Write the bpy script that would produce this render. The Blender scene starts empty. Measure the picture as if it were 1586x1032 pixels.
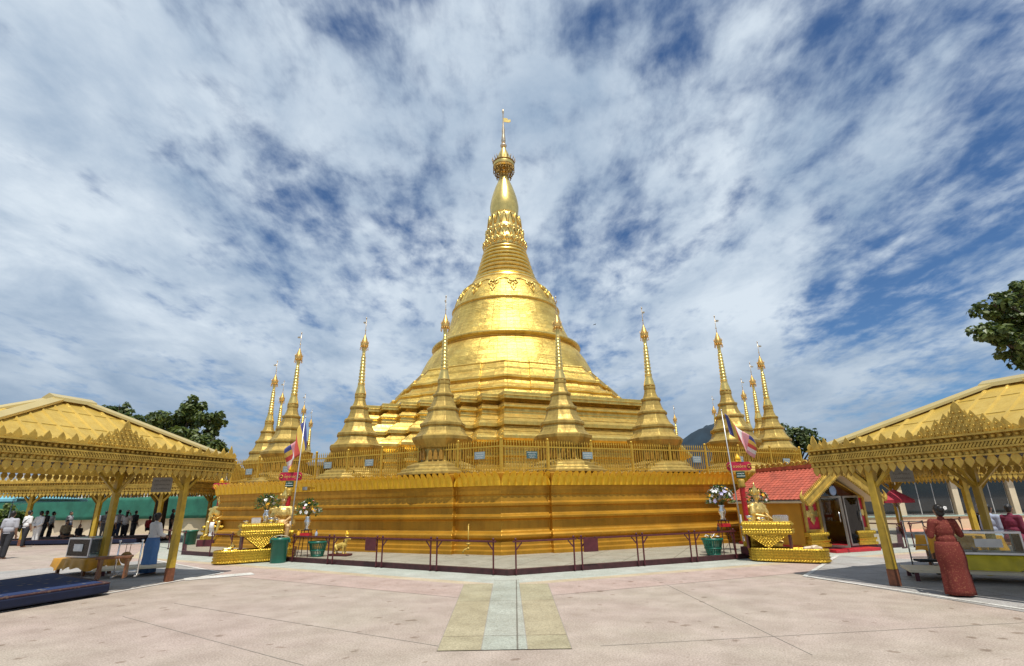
import bpy, math, random
from mathutils import Vector, Matrix, noise
random.seed(7)
PI = math.pi
R = math.radians
S = bpy.context.scene
C = S.collection

# ------------------------------------------------------------------ camera
CW, CH, F = 1586, 1032, 800.0
PITCH, ROLL, EYE = R(18.2), R(1.0), 1.65
_fw = Vector((0, math.cos(PITCH), math.sin(PITCH)))
_u = Vector((0, -math.sin(PITCH), math.cos(PITCH)))
_r = Vector((1, 0, 0))
_rt = _r*math.cos(ROLL) - _u*math.sin(ROLL)
_up = _r*math.sin(ROLL) + _u*math.cos(ROLL)
cam = bpy.data.cameras.new('camera')
co = bpy.data.objects.new('camera', cam)
C.objects.link(co)
m = Matrix((( _rt.x, _up.x, -_fw.x, 0), (_rt.y, _up.y, -_fw.y, 0), (_rt.z, _up.z, -_fw.z, EYE), (0, 0, 0, 1)))
co.matrix_world = m
cam.sensor_width = 36
cam.lens = 36*F/CW
cam.clip_end = 6000
cam.clip_start = .05
S.camera = co

# surveying helpers: where a sighted point stands in the place
def ray(px, py):
    return _fw*F + _rt*(px-CW/2) - _up*(py-CH/2)
def gp(px, py, z=0.0):
    d = ray(px, py); t = (z-EYE)/d.z
    return Vector((d.x*t, d.y*t, z))
def yp(px, py, Y):
    d = ray(px, py); t = Y/d.y
    return Vector((d.x*t, Y, EYE+d.z*t))
def proj(p):
    d = Vector(p)-Vector((0, 0, EYE))
    return (CW/2+F*d.dot(_rt)/d.dot(_fw), CH/2-F*d.dot(_up)/d.dot(_fw))
def zat(X, Y, py):
    lo, hi = -3.0, 80.0
    for _ in range(40):
        k = (lo+hi)/2
        if proj((X, Y, k))[1] > py: lo = k
        else: hi = k
    return lo

# ------------------------------------------------------------------ materials
MATS = {}
def mat(name, col, rough=.6, metal=0.0, var=.12, scale=6.0, bump=0.0, bscale=40.0, col2=None, spec=.5, alpha=None, emis=None, trans=0.0, streak=0.0, dent=0.0):
    if name in MATS: return MATS[name]
    mt = bpy.data.materials.new(name); mt.use_nodes = True
    nt = mt.node_tree; N = nt.nodes; L = nt.links
    b = N['Principled BSDF']
    b.inputs['Roughness'].default_value = rough
    b.inputs['Metallic'].default_value = metal
    b.inputs['Specular IOR Level'].default_value = spec
    if trans: b.inputs['Transmission Weight'].default_value = trans
    tc = N.new('ShaderNodeTexCoord')
    no = N.new('ShaderNodeTexNoise'); no.inputs['Scale'].default_value = scale; no.inputs['Detail'].default_value = 6
    L.new(tc.outputs['Object'], no.inputs['Vector'])
    cr = N.new('ShaderNodeValToRGB')
    c2 = col2 if col2 else tuple(min(1, c*(1+var)) for c in col)
    c1 = tuple(c*(1-var) for c in col) if not col2 else col
    cr.color_ramp.elements[0].position = .34; cr.color_ramp.elements[0].color = (*c1, 1)
    cr.color_ramp.elements[1].position = .66; cr.color_ramp.elements[1].color = (*c2, 1)
    L.new(no.outputs['Fac'], cr.inputs['Fac'])
    cout = cr.outputs['Color']
    if streak:                                   # rain runs and tarnish, long and vertical
        mp = N.new('ShaderNodeMapping'); mp.inputs['Scale'].default_value = (4, 4, .35); L.new(tc.outputs['Object'], mp.inputs['Vector'])
        n3 = N.new('ShaderNodeTexNoise'); n3.inputs['Scale'].default_value = 1.6; n3.inputs['Detail'].default_value = 8; n3.inputs['Roughness'].default_value = .65; L.new(mp.outputs[0], n3.inputs['Vector'])
        r3 = N.new('ShaderNodeValToRGB'); r3.color_ramp.elements[0].position = .36; r3.color_ramp.elements[0].color = (1-streak, 1-streak*1.1, 1-streak*1.2, 1); r3.color_ramp.elements[1].position = .56; r3.color_ramp.elements[1].color = (1, 1, 1, 1); L.new(n3.outputs['Fac'], r3.inputs['Fac'])
        m3 = N.new('ShaderNodeMix'); m3.data_type = 'RGBA'; m3.blend_type = 'MULTIPLY'; m3.inputs['Factor'].default_value = 1; L.new(cout, m3.inputs[6]); L.new(r3.outputs['Color'], m3.inputs[7]); cout = m3.outputs[2]
        r4 = N.new('ShaderNodeMapRange'); r4.inputs['To Min'].default_value = min(1, rough+.22); r4.inputs['To Max'].default_value = rough-.06; L.new(n3.outputs['Fac'], r4.inputs['Value']); r4.inputs['From Min'].default_value = .3; r4.inputs['From Max'].default_value = .65; L.new(r4.outputs[0], b.inputs['Roughness'])
    L.new(cout, b.inputs['Base Color'])
    if dent:
        n5 = N.new('ShaderNodeTexNoise'); n5.inputs['Scale'].default_value = 1.4; n5.inputs['Detail'].default_value = 3; L.new(tc.outputs['Object'], n5.inputs['Vector'])
        b5 = N.new('ShaderNodeBump'); b5.inputs['Strength'].default_value = dent; b5.inputs['Distance'].default_value = .12; L.new(n5.outputs['Fac'], b5.inputs['Height']); L.new(b5.outputs['Normal'], b.inputs['Normal'])
    if bump:
        n2 = N.new('ShaderNodeTexNoise'); n2.inputs['Scale'].default_value = bscale; n2.inputs['Detail'].default_value = 4
        L.new(tc.outputs['Object'], n2.inputs['Vector'])
        bp = N.new('ShaderNodeBump'); bp.inputs['Strength'].default_value = bump; bp.inputs['Distance'].default_value = .02
        L.new(n2.outputs['Fac'], bp.inputs['Height']); L.new(bp.outputs['Normal'], b.inputs['Normal'])
        if dent: L.new(b5.outputs['Normal'], bp.inputs['Normal'])
    MATS[name] = mt
    return mt

def gold_plates():
    """thin gold sheets nailed on in courses round the axis"""
    mt = bpy.data.materials.new('gold_plates'); mt.use_nodes = True
    nt = mt.node_tree; N = nt.nodes; L = nt.links
    b = N['Principled BSDF']; b.inputs['Metallic'].default_value = .93
    tc = N.new('ShaderNodeTexCoord'); sx = N.new('ShaderNodeSeparateXYZ'); L.new(tc.outputs['Object'], sx.inputs[0])
    at = N.new('ShaderNodeMath'); at.operation = 'ARCTAN2'; L.new(sx.outputs['Y'], at.inputs[0]); L.new(sx.outputs['X'], at.inputs[1])
    ml = N.new('ShaderNodeMath'); ml.operation = 'MULTIPLY'; ml.inputs[1].default_value = 6.0; L.new(at.outputs[0], ml.inputs[0])
    cb = N.new('ShaderNodeCombineXYZ'); L.new(ml.outputs[0], cb.inputs[0]); L.new(sx.outputs['Z'], cb.inputs[1])
    br = N.new('ShaderNodeTexBrick'); br.inputs['Scale'].default_value = 1.0; br.offset = 0
    br.inputs['Brick Width'].default_value = .62; br.inputs['Row Height'].default_value = .3
    br.inputs['Mortar Size'].default_value = .009; br.inputs['Mortar Smooth'].default_value = .6
    br.inputs['Color1'].default_value = (.77, .545, .135, 1); br.inputs['Color2'].default_value = (.85, .63, .18, 1)
    br.inputs['Mortar'].default_value = (.6, .42, .12, 1)
    L.new(cb.outputs[0], br.inputs['Vector'])
    no = N.new('ShaderNodeTexNoise'); no.inputs['Scale'].default_value = 1.1; no.inputs['Detail'].default_value = 7; L.new(tc.outputs['Object'], no.inputs['Vector'])
    mx = N.new('ShaderNodeMix'); mx.data_type = 'RGBA'; mx.blend_type = 'MULTIPLY'; mx.inputs['Factor'].default_value = .5
    cr = N.new('ShaderNodeValToRGB'); cr.color_ramp.elements[0].position = .3; cr.color_ramp.elements[0].color = (.62, .5, .38, 1)
    cr.color_ramp.elements[1].position = .6; cr.color_ramp.elements[1].color = (1, 1, 1, 1); L.new(no.outputs['Fac'], cr.inputs['Fac'])
    L.new(br.outputs['Color'], mx.inputs[6]); L.new(cr.outputs['Color'], mx.inputs[7]); L.new(mx.outputs[2], b.inputs['Base Color'])
    # every sheet is dented a little
    n2 = N.new('ShaderNodeTexNoise'); n2.inputs['Scale'].default_value = 2.4; n2.inputs['Detail'].default_value = 8; n2.inputs['Roughness'].default_value = .62
    mp2 = N.new('ShaderNodeMapping'); mp2.inputs['Scale'].default_value = (1, 1, 2.6); L.new(tc.outputs['Object'], mp2.inputs['Vector']); L.new(mp2.outputs[0], n2.inputs['Vector'])
    ad = N.new('ShaderNodeMath'); ad.operation = 'MULTIPLY_ADD'; ad.inputs[1].default_value = -.35
    L.new(br.outputs['Fac'], ad.inputs[0]); L.new(n2.outputs['Fac'], ad.inputs[2])
    bp = N.new('ShaderNodeBump'); bp.inputs['Strength'].default_value = .7; bp.inputs['Distance'].default_value = .09
    L.new(ad.outputs[0], bp.inputs['Height'])
    # and sits at its own slight tilt, so each one mirrors a different patch of sky
    dv = N.new('ShaderNodeVectorMath'); dv.operation = 'DIVIDE'; dv.inputs[1].default_value = (.62, .3, 1); L.new(cb.outputs[0], dv.inputs[0])
    fl = N.new('ShaderNodeVectorMath'); fl.operation = 'FLOOR'; L.new(dv.outputs[0], fl.inputs[0])
    wn = N.new('ShaderNodeTexWhiteNoise'); wn.noise_dimensions = '3D'; L.new(fl.outputs[0], wn.inputs['Vector'])
    sb = N.new('ShaderNodeVectorMath'); sb.operation = 'MULTIPLY_ADD'; sb.inputs[1].default_value = (.13, .13, .13); sb.inputs[2].default_value = (-.065, -.065, -.065); L.new(wn.outputs['Color'], sb.inputs[0])
    an = N.new('ShaderNodeVectorMath'); L.new(bp.outputs['Normal'], an.inputs[0]); L.new(sb.outputs[0], an.inputs[1])
    nz = N.new('ShaderNodeVectorMath'); nz.operation = 'NORMALIZE'; L.new(an.outputs[0], nz.inputs[0]); L.new(nz.outputs[0], b.inputs['Normal'])
    rr = N.new('ShaderNodeMapRange'); rr.inputs['To Min'].default_value = .4; rr.inputs['To Max'].default_value = .56
    L.new(no.outputs['Fac'], rr.inputs['Value']); L.new(rr.outputs[0], b.inputs['Roughness'])
    MATS['gold_plates'] = mt
    return mt

GP = gold_plates()
GL = mat('gold_leaf', (.74, .54, .15), .34, .85, .14, 3, .25, 14, streak=.22, dent=.25)
GSP = mat('gold_spire', (.8, .59, .19), .3, .85, .12, 3, .2, 10)
GST = mat('gold_stupa', (.47, .33, .085), .46, .55, .16, 2.5, .25, 18, streak=.3, dent=.2)
GW = mat('gold_wall_paint', (.5, .255, .022), .36, .5, .16, 1.3, .12, 5, streak=.14, dent=.2)
GPET = mat('gold_petal_paint', (.92, .53, .025), .36, .15, .1, 5, .15, 20)
GF = mat('gold_fence_paint', (.56, .36, .05), .45, .5, .12, 8)
GC = mat('gold_canopy_paint', (.54, .36, .065), .42, .3, .2, 5, .2, 30, streak=.2)
GR = mat('gold_roof_sheet', (.6, .405, .075), .4, .25, .1, 1.6, .08, 12, streak=.2, dent=.15)
GRB = mat('gold_ridge_sheet', (.68, .52, .2), .28, .4, .05, 3)
YP = mat('yellow_post_paint', (.5, .33, .03), .4, .0, .14, 6, .1, 25, streak=.25)
RUST = mat('rusty_red_paint', (.2, .07, .03), .7, 0, .3, 12, .2, 30)
MAR = mat('maroon_paint', (.09, .017, .022), .42, 0, .2, 8, .1, 40)
MARD = mat('dark_maroon_paint', (.05, .014, .016), .55, 0, .3, 8, .15, 30)
RED = mat('red_lacquer', (.5, .02, .03), .35, 0, .15, 8)
REDP = mat('red_panel', (.55, .02, .05), .45, 0, .12, 6)
TILE = mat('red_roof_tile', (.41, .085, .045), .55, 0, .22, 3.5, .1, 25)
WHT = mat('white_paint', (.78, .77, .73), .5, 0, .06, 6)
CREAM = mat('cream_wall', (.68, .58, .4), .75, 0, .08, 1.5, .08, 30)
DARK = mat('dark_interior', (.018, .016, .015), .8, 0, .3, 3)
DGL = mat('dark_glass', (.02, .025, .028), .06, 0, .2, 2, spec=.8)
GRY = mat('grey_concrete', (.36, .34, .3), .85, 0, .12, 3, .2, 30)
STEEL = mat('brushed_steel', (.6, .61, .62), .3, 1.0, .06, 10)
SILV = mat('silver_ware', (.75, .75, .74), .25, .9, .1, 18)
GREENP = mat('green_plastic', (.012, .13, .085), .35, 0, .12, 4)
TEALP = mat('teal_plastic', (.01, .22, .2), .35, 0, .12, 4)
SKIN = mat('skin', (.33, .18, .11), .5, 0, .08, 12)
HAIR = mat('black_hair', (.012, .01, .009), .4, 0, .3, 40, .3, 120)
CLW = mat('white_cotton', (.76, .75, .73), .85, 0, .05, 8, .3, 18)
CLB = mat('black_cotton', (.022, .022, .026), .85, 0, .2, 8, .3, 18)
CLG = mat('grey_cotton', (.4, .4, .43), .85, 0, .08, 8, .3, 18)
CLK = mat('khaki_cotton', (.32, .25, .15), .85, 0, .12, 8, .3, 18)
CLM = mat('maroon_robe', (.16, .015, .04), .85, 0, .15, 8, .3, 18)
CLR = mat('red_cotton', (.38, .03, .03), .85, 0, .15, 8, .3, 18)
CLN = mat('navy_cloth', (.05, .07, .13), .85, 0, .2, 8, .3, 18)
CLBL = mat('pale_blue_cotton', (.36, .4, .5), .85, 0, .1, 8, .3, 18)
def leafy(mt):
    nt = mt.node_tree; N = nt.nodes; L = nt.links; b = N['Principled BSDF']; tr = N.new('ShaderNodeBsdfTranslucent'); mx = N.new('ShaderNodeMixShader'); mx.inputs[0].default_value = .35
    L.new(b.inputs['Base Color'].links[0].from_socket, tr.inputs['Color']); L.new(b.outputs[0], mx.inputs[1]); L.new(tr.outputs[0], mx.inputs[2]); L.new(mx.outputs[0], N['Material Output'].inputs['Surface'])
    return mt
LEAF = mat('tree_leaf', (.1, .14, .025), .45, 0, .3, 1.2, col2=(.15, .19, .045))
LEAFD = mat('dark_leaf', (.035, .065, .018), .5, 0, .3, 1.2, col2=(.07, .11, .03))
LEAFY = mat('bright_leaf', (.1, .16, .025), .5, 0, .3, 1.2, col2=(.2, .26, .05))
for q_ in (LEAF, LEAFD, LEAFY): leafy(q_)
BARK = mat('bark', (.075, .055, .04), .9, 0, .3, 9, .6, 20)
NET = mat('green_net_cloth', (.025, .15, .1), .8, 0, .2, 1.6, .3, 6)
WOOD = mat('brown_wood', (.16, .06, .02), .4, 0, .3, 8, .15, 30)
YCL = mat('amber_satin', (.55, .26, .012), .45, 0, .12, 5, .2, 10)
YCL2 = mat('yellow_satin', (.62, .5, .015), .45, 0, .12, 5, .2, 10)
BLUEC = mat('blue_underlay', (.004, .009, .034), .8, 0, .2, 6)
LBL = mat('light_blue_canvas', (.16, .42, .5), .8, 0, .06, 3)
PLQ = mat('blue_grey_plaque', (.2, .28, .31), .45, 0, .1, 10)
INK = mat('pale_lettering', (.72, .72, .66), .6, 0, .02, 5)
GINK = mat('gold_lettering', (.8, .55, .15), .4, .5, .05, 5)
FLW = mat('white_petal', (.82, .81, .78), .7, 0, .04, 20)
FLL = mat('lilac_petal', (.6, .55, .78), .7, 0, .06, 20)
FLY = mat('yellow_petal', (.85, .45, .02), .7, 0, .1, 20)
FLP = mat('pink_petal', (.75, .28, .3), .7, 0, .1, 20)
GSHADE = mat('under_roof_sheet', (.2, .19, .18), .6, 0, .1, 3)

def glass_mat():
    mt = bpy.data.materials.new('clear_glass'); mt.use_nodes = True
    nt = mt.node_tree; N = nt.nodes; L = nt.links; out = N['Material Output']
    gl = N.new('ShaderNodeBsdfGlossy'); gl.inputs['Roughness'].default_value = .03
    tr = N.new('ShaderNodeBsdfTransparent'); tr.inputs['Color'].default_value = (.86, .9, .88, 1)
    fr = N.new('ShaderNodeFresnel'); fr.inputs['IOR'].default_value = 1.45
    mx = N.new('ShaderNodeMixShader'); L.new(fr.outputs[0], mx.inputs[0]); L.new(tr.outputs[0], mx.inputs[1]); L.new(gl.outputs[0], mx.inputs[2])
    L.new(mx.outputs[0], out.inputs['Surface'])
    return mt
GLASS = glass_mat()

def flag_mat():
    mt = bpy.data.materials.new('striped_flag_cloth'); mt.use_nodes = True
    nt = mt.node_tree; N = nt.nodes; L = nt.links; b = N['Principled BSDF']; b.inputs['Roughness'].default_value = .8
    tc = N.new('ShaderNodeTexCoord'); sx = N.new('ShaderNodeSeparateXYZ'); L.new(tc.outputs['UV'], sx.inputs[0])
    cr = N.new('ShaderNodeValToRGB'); cr.color_ramp.interpolation = 'CONSTANT'
    cols = [(.07, .08, .26), (.72, .5, .1), (.6, .09, .07), (.76, .73, .7), (.74, .36, .4)]
    e = cr.color_ramp.elements
    e[0].position = 0; e[0].color = (*cols[0], 1); e[1].position = .17; e[1].color = (*cols[1], 1)
    for k in range(2, 5):
        q = e.new(.17*k); q.color = (*cols[k], 1)
    q = e.new(.85); q.color = (.7, .3, .12, 1)
    L.new(sx.outputs['X'], cr.inputs['Fac'])
    c2 = N.new('ShaderNodeValToRGB'); c2.color_ramp.interpolation = 'CONSTANT'; e = c2.color_ramp.elements
    e[0].position = 0; e[0].color = (*cols[4], 1); e[1].position = .2; e[1].color = (*cols[3], 1)
    for k in range(2, 5):
        q = e.new(.2*k); q.color = (*cols[4-k], 1)
    L.new(sx.outputs['Y'], c2.inputs['Fac'])
    gt = N.new('ShaderNodeMath'); gt.operation = 'GREATER_THAN'; gt.inputs[1].default_value = .83; L.new(sx.outputs['X'], gt.inputs[0])
    mx = N.new('ShaderNodeMix'); mx.data_type = 'RGBA'; L.new(gt.outputs[0], mx.inputs['Factor']); L.new(cr.outputs['Color'], mx.inputs[6]); L.new(c2.outputs['Color'], mx.inputs[7])
    L.new(mx.outputs[2], b.inputs['Base Color'])
    return mt
FLAG = flag_mat()

def pattern_mat(name, base, spot, scale, thr, rough=.85, wave=False):
    mt = bpy.data.materials.new(name); mt.use_nodes = True
    nt = mt.node_tree; N = nt.nodes; L = nt.links; b = N['Principled BSDF']; b.inputs['Roughness'].default_value = rough
    tc = N.new('ShaderNodeTexCoord')
    vo = N.new('ShaderNodeTexVoronoi'); vo.inputs['Scale'].default_value = scale; L.new(tc.outputs['Object'], vo.inputs['Vector'])
    no = N.new('ShaderNodeTexNoise'); no.inputs['Scale'].default_value = scale*.5; L.new(tc.outputs['Object'], no.inputs['Vector'])
    ad = N.new('ShaderNodeMath'); ad.operation = 'MULTIPLY'; L.new(vo.outputs['Distance'], ad.inputs[0]); L.new(no.outputs['Fac'], ad.inputs[1])
    cr = N.new('ShaderNodeValToRGB'); e = cr.color_ramp.elements
    e[0].position = thr*.6; e[0].color = (*spot, 1); e[1].position = thr; e[1].color = (*base, 1)
    L.new(ad.outputs[0], cr.inputs['Fac']); L.new(cr.outputs['Color'], b.inputs['Base Color'])
    bp = N.new('ShaderNodeBump'); bp.inputs['Strength'].default_value = .3; bp.inputs['Distance'].default_value = .02
    L.new(no.outputs['Fac'], bp.inputs['Height']); L.new(bp.outputs['Normal'], b.inputs['Normal'])
    return mt
BATIK = pattern_mat('brown_red_batik', (.15, .02, .012), (.25, .075, .035), 40, .16)
LONGYI = pattern_mat('blue_longyi_cloth', (.09, .2, .42), (.16, .26, .42), 30, .14)
CARPET = pattern_mat('blue_floral_carpet', (.01, .028, .1), (.2, .17, .12), 4.5, .13, .95)
CARPETB = pattern_mat('carpet_border', (.06, .024, .026), (.14, .09, .06), 14, .16, .95)

def ground_mat(name, c1, c2, stain=True, slab=4.3, rot=0.0):
    mt = bpy.data.materials.new(name); mt.use_nodes = True
    nt = mt.node_tree; N = nt.nodes; L = nt.links; b = N['Principled BSDF']; b.inputs['Roughness'].default_value = .72
    tc = N.new('ShaderNodeTexCoord'); mp = N.new('ShaderNodeMapping'); mp.inputs['Rotation'].default_value = (0, 0, rot); L.new(tc.outputs['Object'], mp.inputs['Vector'])
    V = mp.outputs[0]
    def noi(scale, det=6, rough=.6):
        n = N.new('ShaderNodeTexNoise'); n.inputs['Scale'].default_value = scale; n.inputs['Detail'].default_value = det; n.inputs['Roughness'].default_value = rough; L.new(V, n.inputs['Vector']); return n
    def ramp(src, a, ca, bb, cb):
        r = N.new('ShaderNodeValToRGB'); r.color_ramp.elements[0].position = a; r.color_ramp.elements[0].color = (*ca, 1); r.color_ramp.elements[1].position = bb; r.color_ramp.elements[1].color = (*cb, 1); L.new(src, r.inputs['Fac']); return r
    def mul(a, bb, f=1.0):
        x = N.new('ShaderNodeMix'); x.data_type = 'RGBA'; x.blend_type = 'MULTIPLY'; x.inputs['Factor'].default_value = f; L.new(a, x.inputs[6]); L.new(bb, x.inputs[7]); return x.outputs[2]
    big = ramp(noi(.3, 4).outputs['Fac'], .38, c1, .62, c2)
    col = big.outputs['Color']
    col = mul(col, ramp(noi(1.7, 7).outputs['Fac'], .28, (.74, .72, .69), .72, (1.08, 1.08, 1.08)).outputs['Color'])
    col = mul(col, ramp(noi(45, 3, .7).outputs['Fac'], .32, (.6, .58, .56), .62, (1.12, 1.12, 1.12)).outputs['Color'])
    if slab:
        br = N.new('ShaderNodeTexBrick'); br.offset = 0.0; br.inputs['Scale'].default_value = 1; br.inputs['Brick Width'].default_value = slab; br.inputs['Row Height'].default_value = slab*.82
        br.inputs['Mortar Size'].default_value = .012; br.inputs['Color1'].default_value = (1, .97, .94, 1); br.inputs['Color2'].default_value = (.96, .98, .95, 1); br.inputs['Mortar'].default_value = (.45, .4, .36, 1)
        L.new(V, br.inputs['Vector']); col = mul(col, br.outputs['Color'])
    if stain:
        vo = N.new('ShaderNodeTexVoronoi'); vo.inputs['Scale'].default_value = 3.1
        nd = noi(2.2, 4); ad = N.new('ShaderNodeVectorMath'); ad.operation = 'MULTIPLY_ADD'; ad.inputs[1].default_value = (.35, .35, .35)
        L.new(nd.outputs['Color'], ad.inputs[0]); L.new(V, ad.inputs[2]); L.new(ad.outputs[0], vo.inputs['Vector'])
        sx = N.new('ShaderNodeSeparateColor'); L.new(vo.outputs['Color'], sx.inputs[0])
        th = N.new('ShaderNodeMath'); th.operation = 'MULTIPLY_ADD'; th.inputs[1].default_value = -.24; th.inputs[2].default_value = .15; L.new(sx.outputs[0], th.inputs[0])
        df = N.new('ShaderNodeMath'); df.operation = 'SUBTRACT'; L.new(vo.outputs['Distance'], df.inputs[0]); L.new(th.outputs[0], df.inputs[1])
        col = mul(col, ramp(df.outputs[0], .0, (.6, .55, .5), .1, (1, 1, 1)).outputs['Color'])
    L.new(col, b.inputs['Base Color'])
    bp = N.new('ShaderNodeBump'); bp.inputs['Strength'].default_value = .15; bp.inputs['Distance'].default_value = .01
    L.new(noi(60, 3).outputs['Fac'], bp.inputs['Height']); L.new(bp.outputs['Normal'], b.inputs['Normal'])
    return mt
GROUND = ground_mat('plaza_terrazzo', (.46, .39, .315), (.475, .38, .325), True, 0, rot=R(24))
PINK = ground_mat('pink_terrazzo', (.5, .37, .315), (.5, .395, .34), True, 0, R(24))
PALE = ground_mat('pale_green_terrazzo', (.46, .5, .43), (.5, .51, .45), False, 0)
MINT = ground_mat('mint_terrazzo', (.42, .45, .39), (.45, .46, .4), False, 3.1)
YELW = ground_mat('ochre_terrazzo', (.42, .37, .24), (.45, .4, .27), False, 3.1)
WALK = ground_mat('grey_walkway', (.36, .34, .27), (.4, .37, .29), True, 1.2, R(24))
MARB = ground_mat('white_marble', (.7, .69, .66), (.74, .73, .7), False, 1.6)
SHAD = ground_mat('shade_grey_marble', (.4, .39, .38), (.45, .44, .43), False, 1.2)  # grey puts the near roofs' shade into the floor colour

# ------------------------------------------------------------------ mesh builder
class MB:
    def __init__(s): s.v = []; s.f = []; s.m = []; s.s = []; s.uv = {}
    def add(s, vs, fs, mi=0, sm=False, M=None):
        o = len(s.v)
        s.v += [(M @ Vector(p)) if M else Vector(p) for p in vs]
        for f in fs:
            s.f.append([i+o for i in f]); s.m.append(mi); s.s.append(sm)
        return s
    def box(s, c, d, rz=0, mi=0, M=None, taper=1.0):
        x, y, z = d[0]/2, d[1]/2, d[2]/2; vs = []
        ca, sa = math.cos(rz), math.sin(rz)
        for k, (a, b, e) in enumerate([(-1, -1, -1), (1, -1, -1), (1, 1, -1), (-1, 1, -1), (-1, -1, 1), (1, -1, 1), (1, 1, 1), (-1, 1, 1)]):
            t = taper if e > 0 else 1
            px, py = a*x*t, b*y*t
            vs.append((c[0]+px*ca-py*sa, c[1]+px*sa+py*ca, c[2]+e*z))
        return s.add(vs, [(0, 3, 2, 1), (4, 5, 6, 7), (0, 1, 5, 4), (1, 2, 6, 5), (2, 3, 7, 6), (3, 0, 4, 7)], mi, False, M)
    def bar(s, p, q, w, h=None, mi=0, M=None, up=(0, 0, 1)):
        p, q = Vector(p), Vector(q); h = h or w
        d = (q-p).normalized(); u = Vector(up)
        if abs(d.dot(u)) > .98: u = Vector((0, 1, 0))
        a = d.cross(u).normalized()*w/2; b = a.cross(d).normalized()*h/2
        vs = [p-a-b, p+a-b, p+a+b, p-a+b, q-a-b, q+a-b, q+a+b, q-a+b]
        return s.add(vs, [(0, 1, 2, 3), (7, 6, 5, 4), (0, 4, 5, 1), (1, 5, 6, 2), (2, 6, 7, 3), (3, 7, 4, 0)], mi, False, M)
    def tube(s, pts, rad, n=8, mi=0, sm=True, M=None):
        pts = [Vector(p) for p in pts]
        if not isinstance(rad, (list, tuple)): rad = [rad]*len(pts)
        vs = []; pa = None
        for i, p in enumerate(pts):
            d = (pts[min(i+1, len(pts)-1)]-pts[max(i-1, 0)])
            d = d.normalized() if d.length > 1e-9 else Vector((0, 0, 1))
            if pa is None:
                u = Vector((0, 0, 1)) if abs(d.z) < .9 else Vector((0, 1, 0)); a = d.cross(u).normalized()
            else: a = (pa-d*pa.dot(d)); a = a.normalized() if a.length > 1e-6 else pa
            pa = a; b = d.cross(a)
            for k in range(n):
                t = 2*PI*k/n; vs.append(p+(a*math.cos(t)+b*math.sin(t))*rad[i])
        fs = []
        for i in range(len(pts)-1):
            for k in range(n):
                j = (k+1) % n; fs.append((i*n+k, i*n+j, (i+1)*n+j, (i+1)*n+k))
        s.add(vs, fs, mi, sm, M)
        L = len(s.v)-len(vs); e = (len(pts)-1)*n
        s.f.append([L+k for k in reversed(range(n))]); s.m.append(mi); s.s.append(False)
        s.f.append([L+e+k for k in range(n)]); s.m.append(mi); s.s.append(False)
        return s
    def loft(s, rings, mi=0, sm=False, caps=(True, True), M=None):
        n = len(rings[0]); vs = [p for r in rings for p in r]; fs = []
        for i in range(len(rings)-1):
            for k in range(n):
                j = (k+1) % n; fs.append((i*n+k, i*n+j, (i+1)*n+j, (i+1)*n+k))
        s.add(vs, fs, mi, sm, M); L = len(s.v)-len(vs)
        if caps[0]: s.f.append([L+k for k in reversed(range(n))]); s.m.append(mi); s.s.append(False)
        if caps[1]: s.f.append([L+(len(rings)-1)*n+k for k in range(n)]); s.m.append(mi); s.s.append(False)
        return s
    def lathe(s, prof, n=24, c=(0, 0, 0), mi=0, sm=True, a0=0, caps=(True, True), M=None, sx=1, sy=1):
        return s.loft([[(c[0]+r*sx*math.cos(a0+2*PI*k/n), c[1]+r*sy*math.sin(a0+2*PI*k/n), c[2]+z) for k in range(n)] for r, z in prof], mi, sm, caps, M)
    def ball(s, c, r, n=10, mi=0, M=None):
        if not isinstance(r, (tuple, list)): r = (r, r, r)
        k = max(4, n//2+1)
        return s.loft([[(c[0]+r[0]*math.sin(PI*i/k)*math.cos(2*PI*j/n), c[1]+r[1]*math.sin(PI*i/k)*math.sin(2*PI*j/n), c[2]-r[2]*math.cos(PI*i/k)) for j in range(n)] for i in [.06]+list(range(1, k))+[k-.06]], mi, True, (True, True), M)
    def prism(s, out, y0, y1, mi=0, M=None):
        """outline in x,z, thickness along y"""
        n = len(out); vs = [(x, y0, z) for x, z in out]+[(x, y1, z) for x, z in out]
        fs = [list(range(n)), list(range(2*n-1, n-1, -1))]+[(k, k+n, (k+1) % n+n, (k+1) % n) for k in range(n)]
        return s.add(vs, fs, mi, False, M)
    def build(s, name, mats, parent=None, loc=None, rz=0, bevel=0, recalc=True):
        me = bpy.data.meshes.new(name); me.from_pydata([tuple(v) for v in s.v], [], s.f)
        if not isinstance(mats, (list, tuple)): mats = [mats]
        for x in mats: me.materials.append(x)
        me.polygons.foreach_set('material_index', s.m); me.polygons.foreach_set('use_smooth', s.s)
        if recalc:
            import bmesh
            bm = bmesh.new(); bm.from_mesh(me); bmesh.ops.recalc_face_normals(bm, faces=bm.faces); bm.to_mesh(me); bm.free()
        me.update()
        o = bpy.data.objects.new(name, me); C.objects.link(o)
        if parent: o.parent = parent
        if loc is not None: o.location = loc
        o.rotation_euler[2] = rz
        if bevel:
            b = o.modifiers.new('bevel', 'BEVEL'); b.width = bevel; b.segments = 2; b.limit_method = 'ANGLE'; b.angle_limit = R(40)
        return o

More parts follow.
